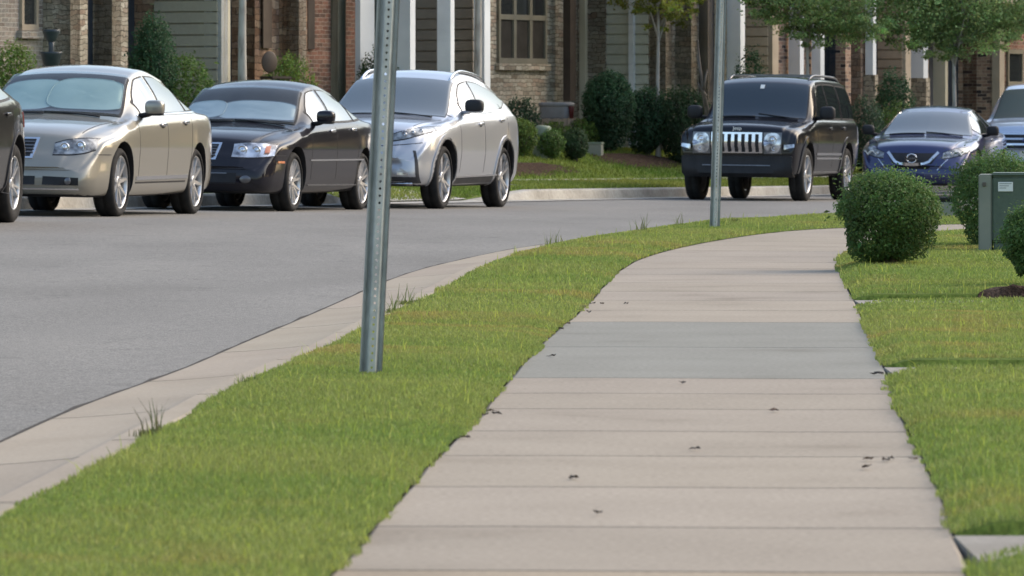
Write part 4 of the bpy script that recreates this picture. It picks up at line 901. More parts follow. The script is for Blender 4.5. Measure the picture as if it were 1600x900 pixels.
            dk = MB(); dk.lathe([(0, o_ * h * .12), (rr_ * .93, o_ * h * .10), (rr_ * .93, -o_ * h * .1), (0, -o_ * h * .1)], 30, 'y'); dk.build('brake_disc', M['plastic'], wh)
            sb = MB()
            for k in range(spokes):
                a0 = 2 * math.pi * k / spokes; arms = (-.13, .13) if style == 'split' else ((0,) if style == 'plain' else (-.05, .2))
                for da in arms:
                    a1 = a0 + da * (.45 if style == 'split' else 1); a2 = a0 + da * 1.35; w1, w2 = (.022, .016) if style != 'plain' else (.03, .021)
                    p1 = Vector((math.cos(a1), 0, math.sin(a1))); p2 = Vector((math.cos(a2), 0, math.sin(a2))); t1 = Vector((-math.sin(a1), 0, math.cos(a1))); t2 = Vector((-math.sin(a2), 0, math.cos(a2)))
                    Y0, Y1 = o_ * h * .66, o_ * h * .84; dpt = -o_ * .035; a_ = p1 * rr_ * .16; b_ = p2 * rr_ * .95
                    v = [a_ + t1 * w1 + Vector((0, Y0 + dpt, 0)), a_ - t1 * w1 + Vector((0, Y0 + dpt, 0)), b_ - t2 * w2 + Vector((0, Y1 + dpt, 0)), b_ + t2 * w2 + Vector((0, Y1 + dpt, 0)),
                         a_ + t1 * w1 * .7 + Vector((0, Y0, 0)), a_ - t1 * w1 * .7 + Vector((0, Y0, 0)), b_ - t2 * w2 * .6 + Vector((0, Y1, 0)), b_ + t2 * w2 * .6 + Vector((0, Y1, 0))]
                    sb.add(v, [(0, 1, 2, 3), (4, 5, 6, 7), (0, 1, 5, 4), (1, 2, 6, 5), (2, 3, 7, 6), (3, 0, 4, 7)])
            so = sb.build('spokes', M[rimm], wh); bm = bmesh.new(); bm.from_mesh(so.data); bmesh.ops.recalc_face_normals(bm, faces=bm.faces); bm.to_mesh(so.data); bm.free()
            hb_ = MB(); hb_.lathe([(rr_ * .24, o_ * h * .5), (rr_ * .24, o_ * h * .68), (rr_ * .15, o_ * h * .73), (rr_ * .13, o_ * h * .70), (0, o_ * h * .71)], 20, 'y'); hb_.build('hub_cap', M[rimm], wh, smooth=True)
    def mirror(s, x, z, m='p', cover='plastic', w_=.20, h=.15, out=.17, sides=(-1, 1), arm=.0):
        for sg in sides:
            h_ = s.hit((x, sg * 2, z - .04), (0, -sg, 0)); y = h_[0].y if h_[0] else sg * .85
            e = MB(); e.sell((x - .02, y + sg * out, z + .035), (.075, w_ / 2, h / 2), .62, 24, 14); o = e.build('mirror', s.P if m == 'p' else M[m], s.root, smooth=True)
            a = MB(); a.tube([(x + .02, y - sg * .03, z - .055), (x, y + sg * out * .6, z - .03), (x - .02, y + sg * out, z - .01)], [.03, .026, .02], 10); a.sell((x - .015, y + sg * out, z - .022), (.068, w_ * .46, .022), .6, 20, 8); a.build('mirror_foot', M[cover], o, smooth=True)
            g_ = MB(); g_.sell((x + .052, y + sg * out, z + .035), (.006, w_ * .42, h * .4), .6, 20, 8); g_.build('mirror_glass', M['chrome'], o, smooth=True)
    def handle(s, x, z, m=None, sides=(-1, 1)):
        for sg in sides:
            h_ = s.hit((x, sg * 2, z), (0, -sg, 0)); y = h_[0].y
            e = MB(); e.sell((x, y + sg * .014, z), (.095, .016, .017), .6, 20, 10); e.sell((x, y + sg * .002, z - .012), (.06, .006, .03), .8, 16, 8, mi=1); e.build('door_handle', [m or s.P, M['plastic']], s.root, smooth=True)
    def seam(s, x0, x1, z0, z1, wd=.009, axis='side', m='plastic', name='door_gap', **kw):
        n = 14; A = [[(x0 + (x1 - x0) * i / n - wd / 2, z0 + (z1 - z0) * i / n), (x0 + (x1 - x0) * i / n + wd / 2, z0 + (z1 - z0) * i / n)] for i in range(n + 1)]
        s.panel(name, M[m], A, axis=axis, off=.0015, sk=.004, **kw)
    def hs(s, name, m, x0, x1, z0, z1, wd=.012, axis='side', off=.004, n=24, **kw):
        A = [[(x0 + (x1 - x0) * i / n, z0 + (z1 - z0) * i / n - wd / 2) for i in range(n + 1)], [(x0 + (x1 - x0) * i / n, z0 + (z1 - z0) * i / n + wd / 2) for i in range(n + 1)]]
        return s.panel(name, M[m] if isinstance(m, str) else m, A, axis=axis, off=off, sk=.006, **kw)
    def wiper(s, x, y0, y1, z=.012):
        j = s.m - 1; pts = []
        for k in range(9):
            y = y0 + (y1 - y0) * k / 8; h_ = s.hit((x + .06 * k / 8, y, 4), (0, 0, -1)); pts.append(h_[0] + Vector((0, 0, z)))
        e = MB(); e.tube(pts, .009, 6); e.build('wiper', M['plastic'], s.root, smooth=True)
    def place(s, px, y, th, zoff=0.0):
        """near side front wheel touches the road at photo point (px, y)"""
        sp = s.sp; th = R(th); b = np.array([math.sin(th), math.cos(th)]); r = np.array([math.cos(th), -math.sin(th)])
        Y = 60.0
        for _ in range(40): X = (px - 800) / FPX * Y; Y = FPX * (EYE - zr1(X, Y) - zoff) / (y - HOR)
        X = (px - 800) / FPX * Y; o = np.array([X, Y]) - b * sp['xf'] - r * (sp['W'] / 2 - .035 - .11)
        s.put(o, th); return X, Y
    def put(s, o, th):
        sp = s.sp; b = np.array([math.sin(th), math.cos(th)]); pf = o + b * sp['xf']; pr = o + b * (sp['xf'] + sp['wb']); zf, zb = zr1(*pf), zr1(*pr); sl = (zf - zb) / sp['wb']
        r = np.array([math.cos(th), -math.sin(th)]); zl, zr_ = zr1(*(pf - r * .8)), zr1(*(pf + r * .8))
        s.root.location = (o[0], o[1], zf + sl * sp['xf'] - .006); s.root.scale = (1, 1, 1.042); s.root.rotation_euler = (-math.atan((zr_ - zl) / 1.6) * -1 if False else math.atan((zl - zr_) / 1.6), math.atan(sl), math.pi / 2 - th)
def rng_(a, b, n=16): return np.linspace(a, b, n)
def cur(pts, xa): return pchip(*zip(*pts))(np.array(xa))
def sedan(L_, W, H, wb, xf, rw, paint_, nose, cowl, hdr, peak, rglass, deck, **kw):
    h0, h1, h2 = nose          # lip height, hood front height, hood rear height
    d = dict(L=L_, W=W, H=H, wb=wb, xf=xf, rw=rw, paint=paint_)
    d['top'] = [(0, h0 - .12), (.035, h0 - .02), (.09, h0 + .04), (.2, h1), (.6, (h1 + h2) / 2 + .02), (cowl - .12, h2), (cowl, h2 + .02), (hdr, H - .090), (hdr + .10, H - .068), (hdr + .28, H - .026), (peak, H), (rglass, H - .075), (deck, h2 + .13), (deck + .12, h2 + .11), (L_ - .12, h2 + .06), (L_ - .03, h2 - .06), (L_, .62)]
    d['belt'] = [(0, h0 - .18), (.12, h0 - .02), (.3, h1 - .07), (.7, h1 + .0), (cowl, h2 - .035), (hdr, h2 + .0), (rglass, h2 + .04), (L_ - .3, h2 + .03), (L_, h2 - .1)]
    d['wid'] = [(0, W / 2 - .30), (.03, W / 2 - .20), (.1, W / 2 - .13), (.25, W / 2 - .07), (.6, W / 2 - .02), (1.2, W / 2), (L_ - 1.2, W / 2), (L_ - .5, W / 2 - .03), (L_ - .15, W / 2 - .1), (L_, W / 2 - .24)]
    rr_ = kw.get('roofw', .575)
    d['rail'] = [(0, W / 2 - .42), (.3, W / 2 - .30), (cowl - .1, W / 2 - .20), (cowl, W / 2 - .20), (hdr, rr_ + .02), (peak, rr_), (rglass, rr_ - .02), (deck, W / 2 - .30), (L_, W / 2 - .34)]
    d['drop'] = [(0, .03), (.3, .045), (cowl - .1, .05), (cowl, .035), (hdr, .05), (peak, .065), (rglass, .06), (deck, .03), (L_, .03)]
    d['bot'] = [(0, .31), (.04, .22), (.3, .19), (L_ - .4, .23), (L_ - .05, .34), (L_, .40)]
    d['bow'] = [(0, .20), (.3, .20), (cowl - .3, .12), (cowl, .17), (hdr, .10), (peak, 0), (rglass, -.08), (deck, -.10), (L_, -.12)]
    d['ws'] = [cowl + .035, hdr - .03]; d['rg'] = [rglass + .04, deck - .03]
    d.update(kw); return d
def windscreen(c, m='glassw', jr=None):
    sp = c.sp; j0 = (jr or 4 * 13 - 1) + 2; j1 = c.k - j0
    fr = c.grid('windscreen_seal', M['plastic'], sp['ws'][0] - .03, sp['ws'][1] + .0, j0 - 1, j1 + 1, .0025)
    o = c.grid('windscreen', M[m], sp['ws'][0], sp['ws'][1], j0, j1, .006); return o
def sideglass(c, front, rear, quarter=None, m='glassb', frame='plastic', pil=.03):
    """each window: (x list, lo list, hi list)"""
    for w_ in (front, rear, quarter):
        if w_ is None: continue
        xa = rng_(w_[0][0], w_[0][-1], 18); lo = cur(list(zip(w_[0], w_[1])), xa); hi = cur(list(zip(w_[0], w_[2])), xa)
        dx = .02; xb = xa.copy(); xb[0] -= dx; xb[-1] += dx
        fr = c.band('window_frame', M[frame], xb, lo - .018, hi + .016, off=.003, sk=.006)
        c.band('side_window', M[m], xa, lo, hi, off=.007, sk=.006)
def headlight(c, ya, lo, hi, inner=True, lensm='lens', extra=None, rf='reflector'):
    for sg in (-1, 1):
        yy = rng_(ya[0], ya[-1], 16); l = cur(list(zip(ya, lo)), yy); h = cur(list(zip(ya, hi)), yy)
        A = [[(sg * y, a - .012 + (b - a + .024) * r / 5) for y, a, b in zip(yy, l, h)] for r in range(6)]
        hs_ = c.panel('headlight', M['plastic'], A, axis='front', off=.002, sk=.01)[0]
        A = [[(sg * y, a + (b - a) * r / 5) for y, a, b in zip(yy, l, h)] for r in range(6)]
        c.panel('reflector', M[rf], A, axis='front', off=.004, sk=.003, parent=hs_)
        for (yc, rad) in (extra or []):
            zc = (np.interp(yc, yy, l) + np.interp(yc, yy, h)) / 2; hh = c.hit((-2, sg * yc, zc), (1, 0, 0))[0]
            q = MB(); q.lathe([(rad, 0), (rad * .92, -.014), (rad * .8, -.004), (rad * .55, 0.0), (rad * .45, -.012), (0, -.02)], 22, 'y'); o = q.build('lamp_bowl', M['chrome'], hs_, smooth=True); o.location = (hh.x - .004, hh.y, hh.z); o.rotation_euler = (0, 0, R(-90 + sg * 0))
        c.panel('lens', M[lensm], A, axis='front', off=.022, sk=.02, parent=hs_)
def text_on(s_, size, m, parent, loc, rot, name='badge_lettering', ext=.002):
    cu = bpy.data.curves.new('t', 'FONT'); cu.body = s_; cu.size = size; cu.extrude = ext; cu.align_x = 'CENTER'; cu.align_y = 'CENTER'
    o = bpy.data.objects.new('t', cu); C.objects.link(o); bpy.context.view_layer.update(); me = bpy.data.meshes.new_from_object(o.evaluated_get(bpy.context.evaluated_depsgraph_get())); bpy.data.objects.remove(o)
    q = bpy.data.objects.new(name, me); me.materials.clear(); me.materials.append(m); C.objects.link(q); q.parent = parent; q.location = loc; q.rotation_euler = rot; return q
FR = (R(90), 0, R(-90))      # lettering that reads from in front of the car

# --- 1 champagne sedan
sp = sedan(4.85, 1.86, 1.49, 2.835, .95, .335, 'p_beige', (.60, .80, .965), 1.30, 2.10, 2.65, 3.45, 4.15, rim=.255, roofw=.60)
c1 = Car(sp, 'champagne beige sedan with a greenish sunshade, second vehicle from the left')
windscreen(c1, 'interior'); gl = c1.grid('windscreen', M['clear'], sp['ws'][0], sp['ws'][1], 54, c1.k - 54, .028, .004)
sideglass(c1, ([1.84, 2.0, 2.25, 2.50], [1.005, 1.01, 1.015, 1.02], [1.10, 1.22, 1.335, 1.365]), ([2.60, 2.9, 3.2, 3.42], [1.02, 1.025, 1.03, 1.04], [1.368, 1.365, 1.325, 1.26]), ([3.50, 3.65, 3.80], [1.045, 1.05, 1.055], [1.235, 1.17, 1.08]))
headlight(c1, [.42, .55, .70, .80], [.60, .60, .615, .65], [.70, .735, .75, .745], extra=[(.52, .05), (.66, .055)], rf='reflector_dim')
ya = rng_(-.27, .27, 18)
g1 = c1.panel('grille', M['chrome'], [[(y * (1 - .14 * (1 - r / 5)), .555 + .20 * r / 5) for y in ya] for r in range(6)], axis='front', off=.012)[0]
c1.panel('grille_mesh', M['plastic'], [[(y * .88 * (1 - .14 * (1 - r / 5)), .575 + .16 * r / 5) for y in ya] for r in range(6)], axis='front', off=.018, parent=g1)
for k in range(4): c1.panel('grille_bar', M['alloydark'], [[(y * .84, .60 + k * .034 + dz) for y in ya] for dz in (0, .010)], axis='front', off=.026, sk=.006, parent=g1)
for sg in (-1, 1):
    c1.panel('lower_intake', M['plastic'], [[(sg * (.34 + .36 * i / 12), .305 + (.085 - .012 * i / 12) * r / 3) for i in range(13)] for r in range(4)], axis='front', off=.003)
    q = MB(); q.lathe([(.034, 0), (.03, -.006), (0, -.007)], 18, 'y'); h = c1.hit((-2, sg * .60, .345), (1, 0, 0))[0]; o = q.build('fog_lamp', M['alloydark'], c1.root, smooth=True); o.location = h + Vector((-.006, 0, 0)); o.rotation_euler = (0, 0, R(-90))
c1.panel('lower_intake', M['plastic'], [[(-.26 + .52 * i / 12, .305 + .085 * r / 3) for i in range(13)] for r in range(4)], axis='front', off=.003)
c1.panel('bumper_trim', M['chrome'], [[(-.70 + 1.40 * i / 24, .262 + .014 * r) for i in range(25)] for r in range(2)], axis='front', off=.008, sk=.006)
c1.seam(-.80, .80, .575, .575, .0, axis='front') if False else None
for x in (1.50, 2.56, 3.42): c1.seam(x, x + (.0 if x < 3 else .10), .36, 1.0 if x > 1.6 else .93, .010)
c1.hs('sill_trim', 'chrome', 1.42, 3.35, .375, .39, .035, off=.010); c1.hs('sill_shadow', 'plastic', 1.42, 3.3, .33, .34, .016, off=.003)
c1.hs('belt_trim', 'chrome', 1.70, 3.86, .985, 1.035, .014, off=.006)
c1.handle(2.38, .90, M['chrome']); c1.handle(3.26, .93, M['chrome']); c1.mirror(1.78, 1.03); c1.wheels(9, 'plain'); c1.wiper(1.30, -.55, .05); c1.wiper(1.30, .05, .62)
0 and c1.panel('sunroof', M['glass'], [[(2.30 + .62 * i / 8, -.38 + .76 * r / 8) for i in range(9)] for r in range(9)], axis='top', off=.003, sk=.006)
print('c1', c1.place(173, 338, 12.3))
def sunshade(c, m, label, y0, y1, split=True):
    """twin oval foil shade lying against the inside of the windscreen"""
    sp = c.sp; ii = [i for i, x in enumerate(c.xs) if sp['ws'][0] + .03 <= x <= sp['ws'][1] - .05]; j0, j1 = 55, c.k - 55
    V = c.V[ii][:, j0:j1 + 1]; nr, nc = V.shape[:2]; mb = MB(); rt = empty('sunshade', (0, 0, 0), 0, label, 'sunshade')
    def P(u, v, d):
        a = u * (nr - 1); b = v * (nc - 1); i, j = min(int(a), nr - 2), min(int(b), nc - 2); fa, fb = a - i, b - j
        p = (V[i, j] * (1 - fa) + V[i + 1, j] * fa) * (1 - fb) + (V[i, j + 1] * (1 - fa) + V[i + 1, j + 1] * fa) * fb; return Vector(p) + Vector((-.45, 0, .85)).normalized() * d
    yv = [V[nr // 2, j, 1] for j in range(nc)]
    def vof(y): return float(np.interp(-y, [-q for q in yv], np.linspace(0, 1, nc))) if yv[0] > yv[-1] else float(np.interp(y, yv, np.linspace(0, 1, nc)))
    for n_, (cy, ry, cu, ru, dd) in enumerate(y0):
        mb = MB(); vs = [P(cu, vof(cy), dd + .004)]; K_ = 8; Nn = 44
        for k in range(1, K_ + 1):
            for q in range(Nn):
                a = 2 * math.pi * q / Nn; e = .62; ca, sa = math.copysign(abs(math.cos(a)) ** e, math.cos(a)), math.copysign(abs(math.sin(a)) ** e, math.sin(a))
                uu = min(1, max(0, cu + ru * sa * k / K_)); vs.append(P(uu, vof(cy + ry * ca * k / K_), dd + .004 * (1 - (k / K_) ** 4) + .0015 * math.sin(3 * a + k)))
        fs = [(0, 1 + q, 1 + (q + 1) % Nn) for q in range(Nn)]
        for k in range(K_ - 1): fs += [(1 + k * Nn + q, 1 + (k + 1) * Nn + q, 1 + (k + 1) * Nn + (q + 1) % Nn, 1 + k * Nn + (q + 1) % Nn) for q in range(Nn)]
        mb.add(vs, fs); o = mb.build('shade_panel', M[m], rt, smooth=True)
        hoop = MB(); hoop.tube([vs[1 + (K_ - 1) * Nn + q] for q in list(range(Nn)) + [0]], .005, 6, cap=False); hoop.build('wire_hoop', M['alloydark'] if n_ == 0 else M[m], o, smooth=True)
    bpy.context.view_layer.update(); rt.matrix_world = c.root.matrix_world.copy()
sunshade(c1, 'sunshade_teal', 'greenish twin panel foil sunshade inside the beige sedan windscreen', [(.33, .36, .47, .45, .011), (-.30, .40, .50, .44, .017)], None)
# --- 2 black sedan
sp = sedan(4.58, 1.80, 1.428, 2.715, .93, .32, 'p_black', (.60, .78, .93), 1.28, 2.02, 2.55, 3.30, 4.02, rim=.245, roofw=.57)
c2 = Car(sp, 'black sedan with a pale blue sunshade, between the beige sedan and the silver crossover')
windscreen(c2, 'interior'); c2.grid('windscreen', M['clear'], sp['ws'][0], sp['ws'][1], 54, c2.k - 54, .028, .004)
sideglass(c2, ([1.80, 1.95, 2.15, 2.40], [.965, .97, .975, .98], [1.06, 1.17, 1.275, 1.305]), ([2.50, 2.8, 3.05, 3.27], [.98, .985, .99, 1.0], [1.308, 1.303, 1.265, 1.20]), ([3.34, 3.5, 3.66], [1.0, 1.01, 1.02], [1.175, 1.115, 1.045]))
headlight(c2, [.38, .55, .68, .80], [.58, .575, .58, .595], [.715, .73, .725, .705], extra=[(.48, .055), (.62, .05)])
for sg in (-1, 1): c2.panel('indicator', M['amber'], [[(sg * (.70 + .045 * i / 4), .615 + .07 * r / 4) for i in range(5)] for r in range(5)], axis='front', off=.027, sk=.02)
ya = rng_(-.25, .25, 18)
g1 = c2.panel('grille', M['chrome'], [[(y * (1 - .14 * (1 - r / 5)), .545 + .18 * r / 5) for y in ya] for r in range(6)], axis='front', off=.012)[0]
c2.panel('grille_mesh', M['plastic'], [[(y * .87 * (1 - .14 * (1 - r / 5)), .565 + .14 * r / 5) for y in ya] for r in range(6)], axis='front', off=.018, parent=g1)
for k in range(4): c2.panel('grille_bar', M['alloydark'], [[(y * .82, .585 + k * .03 + dz) for y in ya] for dz in (0, .008)], axis='front', off=.026, sk=.006, parent=g1)
c2.panel('lower_intake', M['plastic'], [[(-.45 + .9 * i / 16, .30 + .11 * r / 3) for i in range(17)] for r in range(4)], axis='front', off=.003)
c2.panel('bumper_trim', M['alloydark'], [[(-.34 + .68 * i / 12, .40 + .010 * r) for i in range(13)] for r in range(2)], axis='front', off=.008, sk=.006)
for sg in (-1, 1):
    h = c2.hit((-2, sg * .56, .345), (1, 0, 0))[0]; q = MB(); q.lathe([(.05, 0), (.045, -.006), (0, -.007)], 18, 'y'); o = q.build('fog_lamp', M['alloydark'], c2.root, smooth=True); o.location = h + Vector((-.006, 0, 0)); o.rotation_euler = (0, 0, R(-90)); o.scale = (1.3, 1, .8)
for x in (1.48, 2.46, 3.28): c2.seam(x, x + (.0 if x < 3 else .08), .34, .95 if x > 1.6 else .90, .010)
c2.hs('side_moulding', 'chrome', 1.40, 3.55, .555, .565, .017, off=.012); c2.hs('sill_trim', 'alloydark', 1.40, 3.35, .285, .285, .012, off=.008)
c2.hs('side_marker', 'amber', .40, .56, .53, .53, .022, off=.006, sides=(-1, 1), n=6)
c2.handle(2.28, .875, M['chrome']); c2.handle(3.12, .895, M['chrome']); c2.mirror(1.74, .99, w_=.21, h=.14); c2.wheels(7, 'split'); c2.wiper(1.28, -.62, -.02); c2.wiper(1.28, -.0, .58)
print('c2', c2.place(446, 330, 14.8))
sunshade(c2, 'sunshade_blue', 'pale blue twin panel sunshade inside the black sedan windscreen', [(-.22, .46, .30, .33, .011), (.42, .26, .30, .30, .018)], None)
# --- 3 silver crossover
def suv(L_, W, H, wb, xf, rw, paint_, nose, cowl, hdr, peak, rtop, tail, rear_h, **kw):
    h0, h1, h2 = nose
    d = dict(L=L_, W=W, H=H, wb=wb, xf=xf, rw=rw, paint=paint_)
    d['top'] = [(0, h0 - .16), (.03, h0 - .04), (.08, h0 + .02), (.18, h1), (.6, (h1 + h2) / 2 + .025), (cowl - .12, h2), (cowl, h2 + .02), (hdr, H - .095), (hdr + .10, H - .072), (hdr + .28, H - .03), (peak, H), (rtop, rear_h), (tail, h2 + .10), (L_ - .05, h2 - .0), (L_, .66)]
    d['belt'] = [(0, h0 - .2), (.12, h0 - .04), (.3, h1 - .08), (.7, h1 + .0), (cowl, h2 - .04), (hdr, h2 + .0), (rtop, h2 + .05), (L_, h2)]
    d['wid'] = [(0, W / 2 - .30), (.03, W / 2 - .2), (.1, W / 2 - .12), (.25, W / 2 - .06), (.6, W / 2 - .015), (1.2, W / 2), (L_ - 1.1, W / 2), (L_ - .4, W / 2 - .03), (L_ - .1, W / 2 - .1), (L_, W / 2 - .22)]
    rr_ = kw.get('roofw', .60)
    d['rail'] = [(0, W / 2 - .42), (.3, W / 2 - .28), (cowl - .1, W / 2 - .19), (cowl, W / 2 - .19), (hdr, rr_ + .02), (peak, rr_), (rtop, rr_ - .02), (tail, W / 2 - .2), (L_, W / 2 - .26)]
    d['drop'] = [(0, .03), (.3, .045), (cowl - .1, .045), (cowl, .035), (hdr, .05), (peak, .06), (rtop, .06), (tail, .05), (L_, .03)]
    d['bot'] = [(0, .42), (.05, .31), (.3, .26), (L_ - .4, .28), (L_ - .05, .38), (L_, .44)]
    d['bow'] = [(0, .17), (.3, .17), (cowl - .3, .10), (cowl, .15), (hdr, .09), (peak, 0), (rtop, -.06), (L_, -.10)]
    d['ws'] = [cowl + .035, hdr - .03]; d['rg'] = []; d['arch'] = .065
    d.update(kw); return d
def arch_trim(c, m='cladding', wd=.055, sides=(-1, 1), zmin=.27, ov=.32):
    sp = c.sp; R_ = sp['rw'] + sp['arch']
    for xw in (sp['xf'], sp['xf'] + sp['wb']):
        a = np.linspace(-ov, math.pi + ov, 30); A = [[(xw + (R_ + q) * math.cos(t), max(sp['rw'] + .012 + (R_ + q) * math.sin(t), zmin)) for t in a] for q in (.002, wd * .5, wd)]
        c.panel('arch_moulding', M[m] if isinstance(m, str) else m, A, off=.012, sk=.01, sides=sides)
def roof_rail(c, x0, x1, y, m='chrome', h=.05):
    for sg in (-1, 1):
        pts = []
        for k in range(13):
            x = x0 + (x1 - x0) * k / 12; z = c.hit((x, sg * y, 4), (0, 0, -1))[0].z; pts.append((x, sg * y, z + h * math.sin(math.pi * min(1, min(k, 12 - k) / 2) / 2) - .004))
        e = MB(); e.tube(pts, .017, 8); e.build('roof_rail', M[m], c.root, smooth=True)
sp = suv(4.63, 1.845, 1.62, 2.66, .92, .365, 'p_silver', (.74, .93, 1.06), 1.30, 2.12, 2.65, 4.12, 4.45, 1.46, rim=.285, roofw=.60, rock=.07)
c3 = Car(sp, 'silver crossover with dark mirror cap and grey wheel arches, partly crossed by the near post', 'suv')
windscreen(c3, 'glassl')
sideglass(c3, ([1.90, 2.05, 2.28, 2.55], [1.10, 1.105, 1.115, 1.125], [1.20, 1.33, 1.44, 1.475]), ([2.63, 2.95, 3.35, 3.65, 3.95], [1.13, 1.14, 1.16, 1.19, 1.26], [1.478, 1.47, 1.425, 1.375, 1.295]))
c3.hs('window_trim', 'chrome', 1.86, 3.9, 1.09, 1.175, .016, off=.007)
for sg in (-1, 1):
    pass
headlight(c3, [.42, .58, .72, .85], [.775, .80, .845, .90], [.84, .895, .935, .95], extra=[(.58, .028), (.66, .028), (.73, .026)], rf='reflector_dim')
c3.panel('grille', M['plastic'], [[((-1 + 2 * i / 16) * (.34 - .20 * abs(r / 9 - .45) * (1 if r / 9 > .45 else 1.0)), .33 + .46 * r / 9) for i in range(17)] for r in range(10)], axis='front', off=.004)
for sg in (-1, 1):
    c3.panel('grille_surround', M['chrome'], [[(sg * ((.345 - .20 * abs(r / 9 - .45)) + .022 * q), .33 + .46 * r / 9) for q in (0, 1)] for r in range(10)], axis='front', off=.018)
    c3.panel('bumper_recess', M['p_silver'], [[(sg * (.40 + (.30 - .12 * r / 8) * i / 10), .40 + .22 * r / 8) for i in range(11)] for r in range(9)], axis='front', off=-.0, sk=.01)
    c3.panel('bumper_slot', M['cladding'], [[(sg * (.745 + .030 * i / 3 - .05 * (r / 10) ** 3), .30 + .37 * r / 10) for i in range(4)] for r in range(11)], axis='front', off=.004)
    c3.panel('lower_intake', M['cladding'], [[(sg * (.34 + .42 * i / 10), .30 + .07 * r / 3) for i in range(11)] for r in range(4)], axis='front', off=.004)
    f_ = c3.panel('fog_lamp', M['reflector'], [[(sg * (.54 + .13 * i / 6), .39 + .028 * r / 3) for i in range(7)] for r in range(4)], axis='front', off=.010)
c3.panel('bumper_lip', M['chrome'], [[(-.70 + 1.40 * i / 24, .285 + .018 * r) for i in range(25)] for r in range(2)], axis='front', off=.012, sk=.006)
c3.panel('bumper_crease', M['cladding'], [[(-.78 + 1.56 * i / 24, .705 + .008 * r + .05 * abs(-1 + 2 * i / 24) ** 2) for i in range(25)] for r in range(2)], axis='front', off=.003, sk=.004)
arch_trim(c3, M['p_silver'], .06); arch_trim(c3, 'cladding', .022)
for x in (1.52, 2.59, 3.55): c3.seam(x, x + (.0 if x < 3 else .16), .42, 1.10, .010)
c3.hs('sill_cladding', 'cladding', 1.40, 3.30, .325, .345, .07, off=.004); c3.hs('sill_trim', 'chrome', 1.42, 3.22, .372, .395, .018, off=.012)
c3.handle(2.42, .99, M['chrome']); c3.handle(3.38, 1.04, M['chrome']); c3.mirror(1.86, 1.16, 'plastic', 'p_silver', w_=.23, h=.16); c3.wheels(5, 'split', 'alloy'); roof_rail(c3, 2.15, 3.75, .56, 'chrome', .035)
sp3 = [c for c in c3.root.children if c.name.startswith('wheel')]
c3.wiper(1.30, -.6, 0); c3.wiper(1.30, .02, .58)
print('c3', c3.place(681, 326, 15.3))
# --- 4 boxy black 4x4
sp = suv(4.49, 1.84, 1.76, 2.69, .80, .375, 'p_jeep', (.96, 1.06, 1.13), 1.22, 1.72, 2.6, 4.22, 4.40, 1.70, rim=.265, roofw=.66, rock=.05, zm=.8, shin=.05)
sp['wid'] = [(0, .80), (.03, .84), (.1, .87), (.25, .89), (.6, .90), (1.2, .895), (3.4, .895), (4.2, .88), (4.45, .84), (4.49, .78)]
sp['rail'] = [(0, .66), (.3, .68), (1.1, .72), (1.22, .74), (1.72, .70), (2.6, .675), (4.22, .66), (4.49, .66)]
sp['bow'] = [(0, .07), (.3, .07), (.9, .05), (1.22, .09), (1.72, .06), (2.6, 0), (4.22, -.03), (4.49, -.04)]
sp['top'] = [(0, .78), (.02, .95), (.06, 1.02), (.14, 1.06), (.6, 1.115), (1.1, 1.14), (1.22, 1.16), (1.72, 1.665), (1.82, 1.695), (2.0, 1.735), (2.6, 1.76), (3.6, 1.75), (4.25, 1.70), (4.40, 1.25), (4.46, .98), (4.49, .7)]
sp['belt'] = [(0, .70), (.1, .93), (.3, .99), (.8, 1.03), (1.22, 1.10), (2, 1.12), (4.49, 1.12)]
sp['bot'] = [(0, .42), (.05, .36), (.3, .34), (4.1, .36), (4.49, .44)]
c4 = Car(sp, 'boxy black four wheel drive with a vertical slot chrome grille, standing behind the far post', 'suv')
windscreen(c4, 'glassw', 4 * 13)
st = c4.panel('inspection_sticker', M['paper'], [[(1.60 + .05 * i, -.03 + .06 * r) for i in range(2)] for r in range(2)], axis='top', off=.012, sk=.002)
sideglass(c4, ([1.70, 1.85, 2.1, 2.38], [1.17, 1.17, 1.17, 1.17], [1.34, 1.55, 1.62, 1.635]), ([2.48, 2.8, 3.1, 3.24], [1.17, 1.17, 1.17, 1.17], [1.635, 1.635, 1.63, 1.62]), ([3.38, 3.7, 4.0, 4.22], [1.17, 1.17, 1.17, 1.17], [1.62, 1.615, 1.60, 1.50]), m='glass', frame='plastic')
g1 = c4.panel('grille', M['chrome'], [[(-.375 + .75 * i / 28, .665 + .285 * r / 5) for i in range(29)] for r in range(6)], axis='front', off=.022, sk=.02)[0]
for k in range(7):
    y0 = -.33 + k * .1015; c4.panel('grille_slot', M['plastic'], [[(y0 + .006 + .048 * i / 3, .688 + .238 * r / 5) for i in range(4)] for r in range(6)], axis='front', off=.036, sk=.012, parent=g1)
